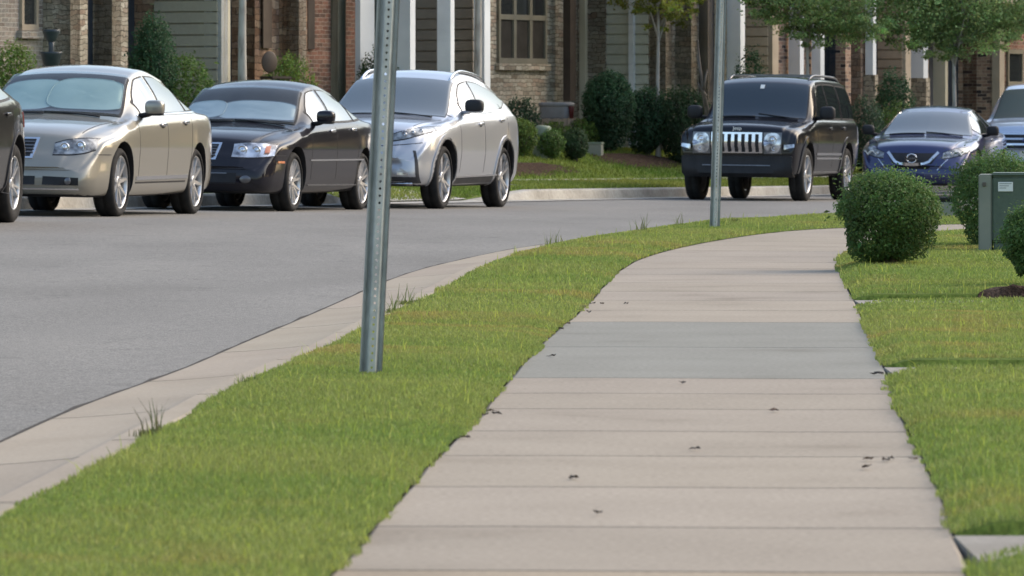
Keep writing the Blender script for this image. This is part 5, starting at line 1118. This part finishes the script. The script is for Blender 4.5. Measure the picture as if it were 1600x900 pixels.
for sg in (-1, 1):
    b0 = c4.panel('headlight', M['alloydark'], [[(sg * (.395 + .26 * i / 8), .655 + .295 * r / 8) for i in range(9)] for r in range(9)], axis='front', off=.014)[0]
    def sq(rr_, i, r): 
        a = 2 * math.pi * i / 28; e = .7; return (sg * (.525) + rr_ * .120 * r * math.copysign(abs(math.cos(a)) ** e, math.cos(a)), .805 + rr_ * .138 * r * math.copysign(abs(math.sin(a)) ** e, math.sin(a)))
    c4.panel('reflector', M['reflector'], [[sq(1, i, r / 5 + .001) for i in range(29)] for r in range(6)], axis='front', off=.020, sk=.004, parent=b0)
    for (dy, dz, rad) in ((.0, .045, .066), (.02, -.070, .036)):
        h = c4.hit((-2, sg * (.525 + dy), .805 + dz), (1, 0, 0))[0]; q = MB(); q.lathe([(rad, 0), (rad * .93, -.02), (rad * .8, -.006), (rad * .5, .0), (rad * .35, -.014), (0, -.02)], 24, 'y'); o = q.build('lamp_bowl', M['chrome'], b0, smooth=True); o.location = h + Vector((-.012, 0, 0)); o.rotation_euler = (0, 0, R(-90))
    c4.panel('lens', M['lens'], [[sq(1.02, i, r / 5 + .001) for i in range(29)] for r in range(6)], axis='front', off=.045, sk=.02, parent=b0)
    t = c4.panel('turn_signal', M['lens'], [[(sg * (.69 + .14 * i / 6), .715 + .03 * i / 6 + (.065 - .02 * i / 6) * r / 4) for i in range(7)] for r in range(5)], axis='front', off=.03, sk=.03)
    t = c4.panel('signal_reflector', M['reflector'], [[(sg * (.69 + .14 * i / 6), .715 + .03 * i / 6 + (.065 - .02 * i / 6) * r / 4) for i in range(7)] for r in range(5)], axis='front', off=.014, sk=.01)
    c4.panel('fog_lamp', M['reflector'], [[(sg * (.52 + .06 * i / 3), .49 + .04 * r / 3) for i in range(4)] for r in range(4)], axis='front', off=.006)
c4.panel('bumper', M['plastic'], [[(-.80 + 1.6 * i / 30, .36 + .265 * r / 6) for i in range(31)] for r in range(7)], axis='front', off=.05, sk=.05)
c4.panel('bumper_trim', M['alloydark'], [[(-.50 + 1.0 * i / 20, .475 + .012 * r) for i in range(21)] for r in range(2)], axis='front', off=.06, sk=.01)
hh = c4.hit((-2, 0, 1.005), (1, 0, 0))[0]; text_on('Jeep', .075, M['paper'], c4.root, (hh.x - .016, 0, hh.z), FR)
arch_trim(c4, M['p_jeep'], .085, zmin=.38, ov=.0)
for x in (1.40, 2.43, 3.30): c4.seam(x, x, .46, 1.12, .011)
c4.hs('side_moulding', 'chrome', 1.30, 2.98, .66, .66, .032, off=.018); c4.hs('side_moulding', 'chrome', 1.30, 2.98, .60, .60, .026, off=.018); c4.hs('sill_trim', 'alloydark', 1.25, 3.0, .40, .40, .02, off=.01)
c4.handle(2.28, 1.02); c4.handle(3.18, 1.03); c4.mirror(1.56, 1.20, 'plastic', 'plastic', w_=.23, h=.19, out=.19); c4.wheels(5, 'split', 'alloy'); roof_rail(c4, 2.0, 4.05, .60, 'alloydark', .05)
for x in (2.3, 3.1, 3.7):
    e = MB(); z = c4.hit((x, 0, 4), (0, 0, -1))[0].z; e.box((x - .02, -.58, z + .012), (x + .02, .58, z + .03)); e.build('cross_bar', M['alloydark'], c4.root)
c4.wiper(1.24, -.62, -.02); c4.wiper(1.24, .02, .62)
print('c4', c4.place(1251, 314, 15.6))
# --- 5 navy sedan
sp = sedan(4.90, 1.86, 1.42, 2.775, 1.0, .345, 'p_blue', (.62, .80, .95), 1.38, 2.18, 2.7, 3.5, 4.2, rim=.235, roofw=.58)
c5 = Car(sp, 'navy blue sedan with a chrome V shaped grille behind the large round boxwood')
windscreen(c5, 'glassl')
sideglass(c5, ([1.80, 2.05, 2.3, 2.6], [.985, .99, .995, 1.0], [1.06, 1.22, 1.315, 1.335]), ([2.68, 3.0, 3.25, 3.5], [1.0, 1.0, 1.01, 1.03], [1.335, 1.33, 1.28, 1.20]))
headlight(c5, [.47, .60, .74, .86], [.60, .62, .66, .71], [.68, .73, .765, .78], extra=[(.58, .03), (.68, .03)], rf='reflector_dim')
for sg in (-1, 1):
    c5.panel('running_light', M['paper'], [[(sg * (.60 + .20 * i / 10), .64 + .05 * abs(math.sin(i / 10 * 4.5)) + .014 * r) for i in range(11)] for r in range(2)], axis='front', off=.03, sk=.004)
    c5.panel('bumper_slash', M['chrome'], [[(sg * (.40 + .16 * r / 6 - .012 * q), .42 + .17 * (1 - r / 6) * -1 + .17) for q in (0, 1)] for r in range(7)], axis='front', off=.008)
c5.panel('grille', M['plastic'], [[((-1 + 2 * i / 16) * (.26 + .16 * r / 6), .44 + .24 * r / 6) for i in range(17)] for r in range(7)], axis='front', off=.004)
A = []; vp = [(-.42, .675), (-.28, .53), (-.20, .50), (0, .492), (.20, .50), (.28, .53), (.42, .675)]
A = [[(y, z) for y, z in vp], [(y * .92, z + .03) for y, z in vp]]; 
g1 = c5.panel('grille_surround', M['chrome'], [[(np.interp(u, range(7), [p[0] for p in row]), np.interp(u, range(7), [p[1] for p in row])) for u in np.linspace(0, 6, 37)] for row in A], axis='front', off=.022, sk=.02)[0]
hh = c5.hit((-2, 0, .60), (1, 0, 0))[0]
q = MB(); q.lathe([(.088, 0), (.088, -.014), (.068, -.014), (.068, 0)], 36, 'y'); o = q.build('emblem', M['chrome'], c5.root, smooth=True); o.location = (hh.x - .055, 0, .60); o.rotation_euler = (0, 0, R(-90)); o.scale = (1, 1, .86); bd = MB(); bd.box((-.105, -.022, -.02), (.105, -.001, .02)); bo = bd.build('emblem_bar', M['chrome'], o)
text_on('NISSAN', .036, M['ink'], o, (0, -.024, 0), (R(90), 0, 0), 'emblem_lettering', .001)
for x in (1.62, 2.64, 3.5): c5.seam(x, x, .34, .98, .010)
c5.handle(2.46, .90, M['chrome']); c5.mirror(1.90, 1.0, 'plastic'); c5.wheels(5, 'split'); c5.wiper(1.40, -.6, 0); c5.wiper(1.40, .02, .6)
nose = np.array([(1424 - 800) / FPX * 91.0, 91.0]); c5.put(nose, R(13.0))
# --- 6 pale blue suv at the right edge
sp = suv(5.0, 2.0, 1.86, 2.86, .95, .39, 'p_ice', (.92, 1.13, 1.24), 1.45, 2.15, 2.9, 4.6, 4.85, 1.70, rim=.24, roofw=.68, rock=.05)
c6 = Car(sp, 'large pale blue utility vehicle behind the navy sedan, cut off by the right edge', 'suv')
windscreen(c6, 'glassl'); sideglass(c6, ([2.0, 2.2, 2.5, 2.75], [1.28, 1.28, 1.28, 1.28], [1.42, 1.6, 1.70, 1.72]), ([2.85, 3.2, 3.6, 3.85], [1.28, 1.28, 1.28, 1.28], [1.72, 1.72, 1.70, 1.66]))
headlight(c6, [.62, .74, .84, .92], [.84, .85, .87, .90], [1.0, 1.02, 1.02, 1.01])
g1 = c6.panel('grille', M['chrome'], [[(-.56 + 1.12 * i / 20, .74 + .27 * r / 6) for i in range(21)] for r in range(7)], axis='front', off=.01)[0]
for k in range(3): c6.panel('grille_opening', M['plastic'], [[(-.53 + 1.06 * i / 20, .76 + k * .085 + .05 * r / 3) for i in range(21)] for r in range(4)], axis='front', off=.016, sk=.006, parent=g1)
hh = c6.hit((-2, 0, .90), (1, 0, 0))[0]; q = MB(); q.sell((0, 0, 0), (.012, .115, .05), 1, 30, 14); o = q.build('emblem', M['fordblue'], c6.root, smooth=True); o.location = (hh.x - .025, 0, .89); text_on('Ford', .06, M['chrome'], o, (-.014, 0, 0), FR, 'emblem_lettering', .001)
c6.panel('lower_intake', M['plastic'], [[(-.6 + 1.2 * i / 16, .44 + .10 * r / 3) for i in range(17)] for r in range(4)], axis='front', off=.004)
pl = c6.panel('number_plate', M['paper'], [[(-.153 + .306 * i / 4, .60 + .125 * r / 3) for i in range(5)] for r in range(4)], axis='front', off=.02)
for x in (1.7, 2.8, 3.9): c6.seam(x, x, .44, 1.24, .010)
c6.mirror(1.98, 1.30, 'p', 'plastic', w_=.24, h=.2, sides=(-1,)); c6.wheels(5, 'split'); c6.handle(2.6, 1.08); c6.handle(3.7, 1.08)
th = R(12); n6 = np.array([(1606 - 800) / FPX * 98.0, 98.0]); c6.put(n6, th)
# --- 7 dark crossover at the left edge, seen from behind its rear wheel
sp = suv(4.45, 1.82, 1.60, 2.62, 1.05, .36, 'p_dark', (.74, .93, 1.06), 1.30, 2.1, 2.5, 3.55, 4.15, 1.50, rim=.24, roofw=.58, rock=.05)
sp['top'] = [(0, .58), (.03, .70), (.08, .76), (.18, .93), (.6, 1.02), (1.18, 1.06), (1.30, 1.08), (2.1, 1.54), (2.25, 1.57), (2.5, 1.60), (3.3, 1.52), (3.75, 1.34), (4.1, 1.16), (4.3, 1.02), (4.40, .86), (4.45, .6)]
c7 = Car(sp, 'dark vehicle at the left edge, only its rear wheel and tail showing')
windscreen(c7, 'glassw'); sideglass(c7, ([1.78, 2.0, 2.3, 2.55], [1.09, 1.09, 1.09, 1.10], [1.18, 1.36, 1.46, 1.49]), ([2.63, 2.95, 3.2, 3.5], [1.10, 1.10, 1.11, 1.13], [1.49, 1.47, 1.42, 1.32]))
c7.panel('rear_lamp', M['redlens'], [[(4.02 + .28 * i / 6, .86 + .14 * r / 4) for i in range(7)] for r in range(5)], off=.008)
arch_trim(c7, 'cladding', .03); c7.wheels(5, 'split'); c7.handle(3.2, .98)
for x in (1.5, 2.6, 3.45): c7.seam(x, x, .4, 1.05, .010)
th = R(7.5); b = np.array([math.sin(th), math.cos(th)]); r = np.array([math.cos(th), -math.sin(th)]); W7 = np.array([(5 - 800) / FPX * 54.0, 54.0])
c7.put(W7 - b * (sp['xf'] + sp['wb']) - r * (sp['W'] / 2 - .15), th)

for c in (c1, c2, c3, c4, c5, c6):
    sp = c.sp; cw = sp['ws'][0] - .035; W2 = sp['W'] / 2
    for sg in (-1, 1):
        c.panel('hood_gap', M['plastic'], [[(.42 + (cw - .42) * i / 20, sg * (W2 - .30 + .09 * i / 20 + .007 * r)) for i in range(21)] for r in range(2)], axis='top', off=.0015, sk=.003)
    R_ = sp['rw'] + sp.get('arch', .05)
    if c not in (c4, c3, c6): c.hs('bumper_gap', 'plastic', .30, sp['xf'] - R_ * .92, .60 if c in (c1, c2, c5) else .72, .60 if c in (c1, c2, c5) else .70, .008, off=.0015, n=10)
# ------------------------------------------------------------ sign posts with punched holes
def sign_post(px, y, pxt, yt, label, rzz=0):
    X, Y = unproj(px, y, .02); s_ = FPX / Y; lean = ((pxt - px) / s_) / ((y - yt) / s_)
    root = empty('sign_post', (X, Y, -.02), 0, label, 'post', 'perforated metal posts in the verge'); H = 3.0
    w2, d, lip, web = .045, .032, .011, .0135
    mb = MB()
    def bar(x0, x1, y0, y1, z0=0, z1=H):
        mb.box((x0, y0, z0), (x1, y1, z1))
    t = .004
    # hat section: centre web towards the viewer, sloping sides, outer flanges set back
    prof = [(-w2, .020), (-w2, .024), (-.030, .027), (-.0175, .002), (-web, 0)]
    prof_l = [(-w2, .016), (-.031, .020), (-.0195, -.002), (-web, -.004)]
    vs, fs = [], []
    for sgn in (-1, 1):
        P = [(sgn * -x, yy) for x, yy in [(-w2, .004), (-w2, .022), (-.033, .026), (-.018, .002), (-web, .0)]]
        b = len(mb.v); k = len(P); th = .004
        ring = []
        for z in (0, H):
            for x, yy in P: ring.append((x, yy - th * .5, z))
            for x, yy in reversed(P): ring.append((x, yy + th * .5, z))
        m_ = 2 * k; f = []
        for i in range(m_): f.append((i, (i + 1) % m_, (i + 1) % m_ + m_, i + m_))
        f.append(tuple(range(m_))[::-1]); f.append(tuple(range(m_, 2 * m_))); mb.add(ring, f)
    # web with a real hole every inch
    pitch = .0292; n = int(H / pitch); hr_ = .0056
    for fy, fl in ((-.002, 1), (.002, 0)):
        for i in range(n):
            z0 = i * pitch; zc = z0 + pitch / 2; sq = [(-web, z0), (0, z0), (web, z0), (web, zc), (web, z0 + pitch), (0, z0 + pitch), (-web, z0 + pitch), (-web, zc)]
            an = [-135, -90, -45, 0, 45, 90, 135, 180]; ho = [(hr_ * math.cos(R(a)), zc + hr_ * math.sin(R(a))) for a in an]
            mb.add([(x, fy, z) for x, z in sq] + [(x, fy, z) for x, z in ho], [(j, (j + 1) % 8, (j + 1) % 8 + 8, j + 8) for j in range(8)])
            if fl: mb.add([(x, -.002, z) for x, z in ho] + [(x, .002, z) for x, z in ho], [(j, (j + 1) % 8, (j + 1) % 8 + 8, j + 8) for j in range(8)])
    o = mb.build('post_channel', M['galv'], root); root.rotation_euler = (0, math.atan(lean), rzz)
    bt = MB()
    for z in (2.62, 2.9): bt.lathe([(0, -.012), (.009, -.012), (.009, -.003), (0, -.003)], 8, 'y', (0, 0, z))
    bt.build('bolt', M['galv'], root)
    return root
sign_post(579.3, 587, 608, 0, 'leaning galvanised channel post with punched holes, the nearer and larger one', R(14))
sign_post(1117, 358, 1128, 0, 'galvanised channel post with punched holes in front of the boxy black vehicle, the farther one', R(12))
# ------------------------------------------------------------ utility cabinet
Yc = 42.7; Xc = (1550 - 800) / FPX * Yc; root = empty('utility_cabinet', (Xc, Yc, 0), R(-6), 'dark green metal utility cabinet with a white label between two shrubs', 'utility box')
s_ = Yc / FPX; Hc = 131 * s_; dp = .42
def rbox(name, a, b, m, parent, bev=.008, seg=2):
    mb = MB(); mb.box(a, b); o = mb.build(name, m, parent); bm = bmesh.new(); bm.from_mesh(o.data); bmesh.ops.bevel(bm, geom=bm.edges[:], offset=bev, segments=seg, affect='EDGES'); bm.to_mesh(o.data); bm.free(); smooth_angle(o); return o
rbox('cabinet_base', (.012, .012, -.05), (.62, dp + .05, .105), M['boxgreen'], root)
rbox('hood', (0, 0, .11), (.63, dp + .06, Hc - .03), M['boxgreen'], root, .012, 3)
rbox('lid', (-.008, -.008, Hc - .028), (.638, dp + .07, Hc), M['boxgreen'], root, .012, 3)
rbox('side_panel', (-.10, .0, .0), (-.003, dp, Hc - .012), M['boxgrey'], root, .008)  # side face in a lighter grey green than the hood
l = rbox('label_plate', (.045, -.008, Hc - .138), (.155, -.001, Hc - .068), M['paper'], root, .002, 1)
for k in range(3):
    mb = MB(); mb.box((.055, -.0095, Hc - .082 - k * .016), (.145 - .02 * k, -.0082, Hc - .078 - k * .016)); mb.build('printed_line', M['ink'], l)
rbox('latch', (-.07, -.012, Hc - .10), (-.045, -.001, Hc - .07), M['darkbark'], root, .002, 1)
# low box glimpsed between the shrubs
X, Y = (1482 - 800) / FPX * 56.5, 56.5
root = empty('roadside_box', (X, Y, -.12), R(-8), 'low dark box with a pale panel glimpsed between the round boxwood and the taller shrub', 'utility box')
z0 = zpix(377, Y) + .12; z1 = zpix(308, Y) + .12
rbox('box_body', (-.10, 0, -.02), (.10, .28, z1 - .03), M['plastic'], root, .012); rbox('lid', (-.11, -.01, z1 - .028), (.11, .29, z1), M['plastic'], root, .006)
rbox('front_panel', (-.085, -.006, z0 + .21), (.085, -.001, z1 - .05), M['boxgrey'], root, .002, 1); rbox('label_plate', (-.06, -.006, z0 + .165), (.03, -.001, z0 + .20), M['paper'], root, .001, 1)
rbox('trim_strip', (-.10, -.008, z0 + .10), (.10, -.001, z0 + .12), M['alloydark'], root, .002, 1)
# ------------------------------------------------------------ things on the far lawn
X, Y, Z = far_at(846, 246); s_ = Y / FPX
root = empty('cable_pedestal', (X, Y, Z), 0, 'leaning pale green cable pedestal with a rounded top beside the ball shrubs', 'pedestal')
r0 = 13 * s_; h = 50 * s_; mb = MB(); mb.lathe([(r0 * 1.12, -.05), (r0 * 1.12, h * .25), (r0, h * .27), (r0, h * .86), (r0 * .93, h * .95), (r0 * .7, h * .99), (0, h)], 28); o = mb.build('pedestal_cover', M['pedgreen'], root, smooth=True); smooth_angle(o, 50); root.rotation_euler = (0, R(4), 0)
mb = MB(); mb.lathe([(r0 * 1.13, h * .24), (r0 * 1.18, h * .245), (r0 * 1.18, h * .28), (r0 * 1.01, h * .285)], 28); mb.build('collar', M['pedgreen'], root)
X, Y, Z = far_at(928, 244); s_ = Y / FPX; root = empty('meter_box', (X, Y, Z), R(-14), 'small pale grey ground box at the foot of the tall holly', 'utility box')
rbox('box_body', (-.12, 0, -.05), (.12, .2, 18 * s_), M['boxgrey'], root, .01); rbox('lid', (-.13, -.01, 18 * s_ + .001), (.13, .21, 21 * s_), M['pedgreen'], root, .008)
# stoop with a grey chest and red tub
Ys = 99; sS = Ys / FPX; X = (862 - 800) / FPX * Ys
root = empty('brick_stoop', (X, Ys, 0), R(-24), 'low brick stoop with a soldier course edge under the stone wall', 'stoop')
mb = MB(); z1 = zpix(185, Ys)
for k in range(8): mb.box((-.30 + k * .085, -.0, -.3), (-.30 + k * .085 + .075, .5, z1 - .01 * (k % 2)))
mb.build('soldier_course', M['brick_red'], root, uv=True); mb = MB(); mb.box((-.34, .03, -.3), (.42, .6, z1 - .02)); mb.build('mortar_bed', M['brick_red'], root, uv=True)
root = empty('storage_chest', (X, Ys, z1), R(-24), 'grey resin storage chest on the brick stoop', 'chest')
mb = MB(); mb.sell((-.02, .26, .12), (.27, .2, .15), .35, 24, 14); o = mb.build('chest_body', M['greything'], root, smooth=True); mb = MB(); mb.sell((-.02, .26, .235), (.285, .215, .045), .4, 24, 10); mb.build('lid', M['greything'], root, smooth=True)
mb = MB(); mb.lathe([(0, 0), (.035, 0), (.045, .2), (.042, .205), (.038, .2), (.032, .02), (0, .02)], 24); o = tag(mb.build('bucket', M['redthing'], smooth=True), 'small dark red bucket on the stoop right of the grey chest', 'bucket'); o.location = (X + .34, Ys + .05, z1)
# glazed urns by the pale brick house
Yu = 84.5; sU = Yu / FPX; X = (80 - 800) / FPX * Yu; Zb = zpix(125, Yu)
root = empty('garden_fountain', (X, Yu, Zb), 0, 'two tier dark glazed fountain in front of the rough stone pier', 'fountain')
w_, w2_ = 17 * sU, 14 * sU; zA, zB = zpix(81, Yu) - Zb, zpix(46, Yu) - Zb
mb = MB(); mb.lathe([(w_ * .5, -.4), (w_ * .5, zA - .22), (w_ * .75, zA - .18), (w_ * .98, zA - .03), (w_ * 1.06, zA), (w_ * .96, zA), (w_ * .6, zA - .08), (0, zA - .1)], 32); mb.build('lower_bowl', M['urn'], root, smooth=True)
mb = MB(); mb.lathe([(w_ * .35, zA - .1), (w_ * .22, zA + .06), (w_ * .30, zA + .14), (w_ * .22, zB - .18)], 24); mb.build('stem', M['urn'], root, smooth=True)
mb = MB(); mb.lathe([(w_ * .25, zB - .19), (w2_ * .6, zB - .15), (w2_ * .95, zB - .04), (w2_ * 1.05, zB), (w2_ * .93, zB), (w2_ * .5, zB - .07), (0, zB - .08)], 32); mb.build('upper_bowl', M['urn'], root, smooth=True)
# round brown plaque standing by the reddish stone
Yp = 88.0; X = (421 - 800) / FPX * Yp; root = empty('garden_chair', (X, Yp, zpix(150, Yp)), R(35), 'brown garden chair with a rounded back by the reddish stone pier', 'chair')
zc = zpix(97, Yp) - zpix(150, Yp); mb = MB(); mb.lathe([(0, -.012), (.13, -.012), (.145, 0), (.13, .012), (0, .012)], 32, 'y', (0, 0, 0)); o = mb.build('backrest', M['brown'], root, smooth=True); o.location = (0, 0, zc); o.scale = (1, 1, 1.15)
rbox('seat', (-.18, -.36, zc - .26), (.18, 0, zc - .22), M['brown'], root, .01)
for sx in (-.15, .15):
    for sy in (-.33, -.03): mb = MB(); mb.tube([(sx, sy, zc - .7), (sx, sy, zc - .25)], .018, 8); mb.build('leg', M['brown'], root, smooth=True)
# ------------------------------------------------------------ dead leaves on the sidewalk
rl = random.Random(9); hues = [(.035, .02, .012), (.06, .03, .016), (.045, .03, .02), (.02, .014, .01)]
LM = [mat('dead_leaf_%d' % i, c, .8) for i, c in enumerate(hues)]
spots = [(776, 645), (768, 641), (760, 647), (925, 473.5), (912, 478), (941, 474), (905, 484), (875, 513), (935, 800), (1357, 716), (1385, 717), (1392, 715), (1353, 729), (1427, 716), (1066, 597), (862, 555), (1370, 508), (1350, 505), (1360, 503), (897, 745), (1380, 539), (886, 505), (1445, 665), (978, 473.5), (920, 487), (1330, 455), (725, 682), (1372, 583), (1085, 700), (1210, 640)]
for i, (px, y) in enumerate(spots):
    X, Y = unproj(px, y, .01); s0 = (.006 + .010 * rl.random()) * (1 + Y * .025); mb = MB(); n = 9; vs = [(0, 0, .006)]
    for k in range(n):
        a = 2 * math.pi * k / n; r1 = s0 * (1 if k % 2 else .72) * (.8 + .4 * rl.random()); vs.append((r1 * math.cos(a) * 1.3, r1 * math.sin(a) * .8, .002 + .012 * rl.random()))
    vs += [(x, y_, z - .0012) for x, y_, z in vs]; m1 = n + 1
    fs = [(0, 1 + k, 1 + (k + 1) % n) for k in range(n)] + [(m1, m1 + 1 + (k + 1) % n, m1 + 1 + k) for k in range(n)] + [(1 + k, m1 + 1 + k, m1 + 1 + (k + 1) % n, 1 + (k + 1) % n) for k in range(n)]
    mb.add(vs, fs); o = mb.build('dead_leaf', LM[i % 4]); o.location = (X, Y, .004); o.rotation_euler = (0, 0, rl.random() * 6.28)
    tag(o, 'small curled brown leaf lying on the concrete sidewalk', 'leaf', 'dead leaves scattered on the sidewalk')
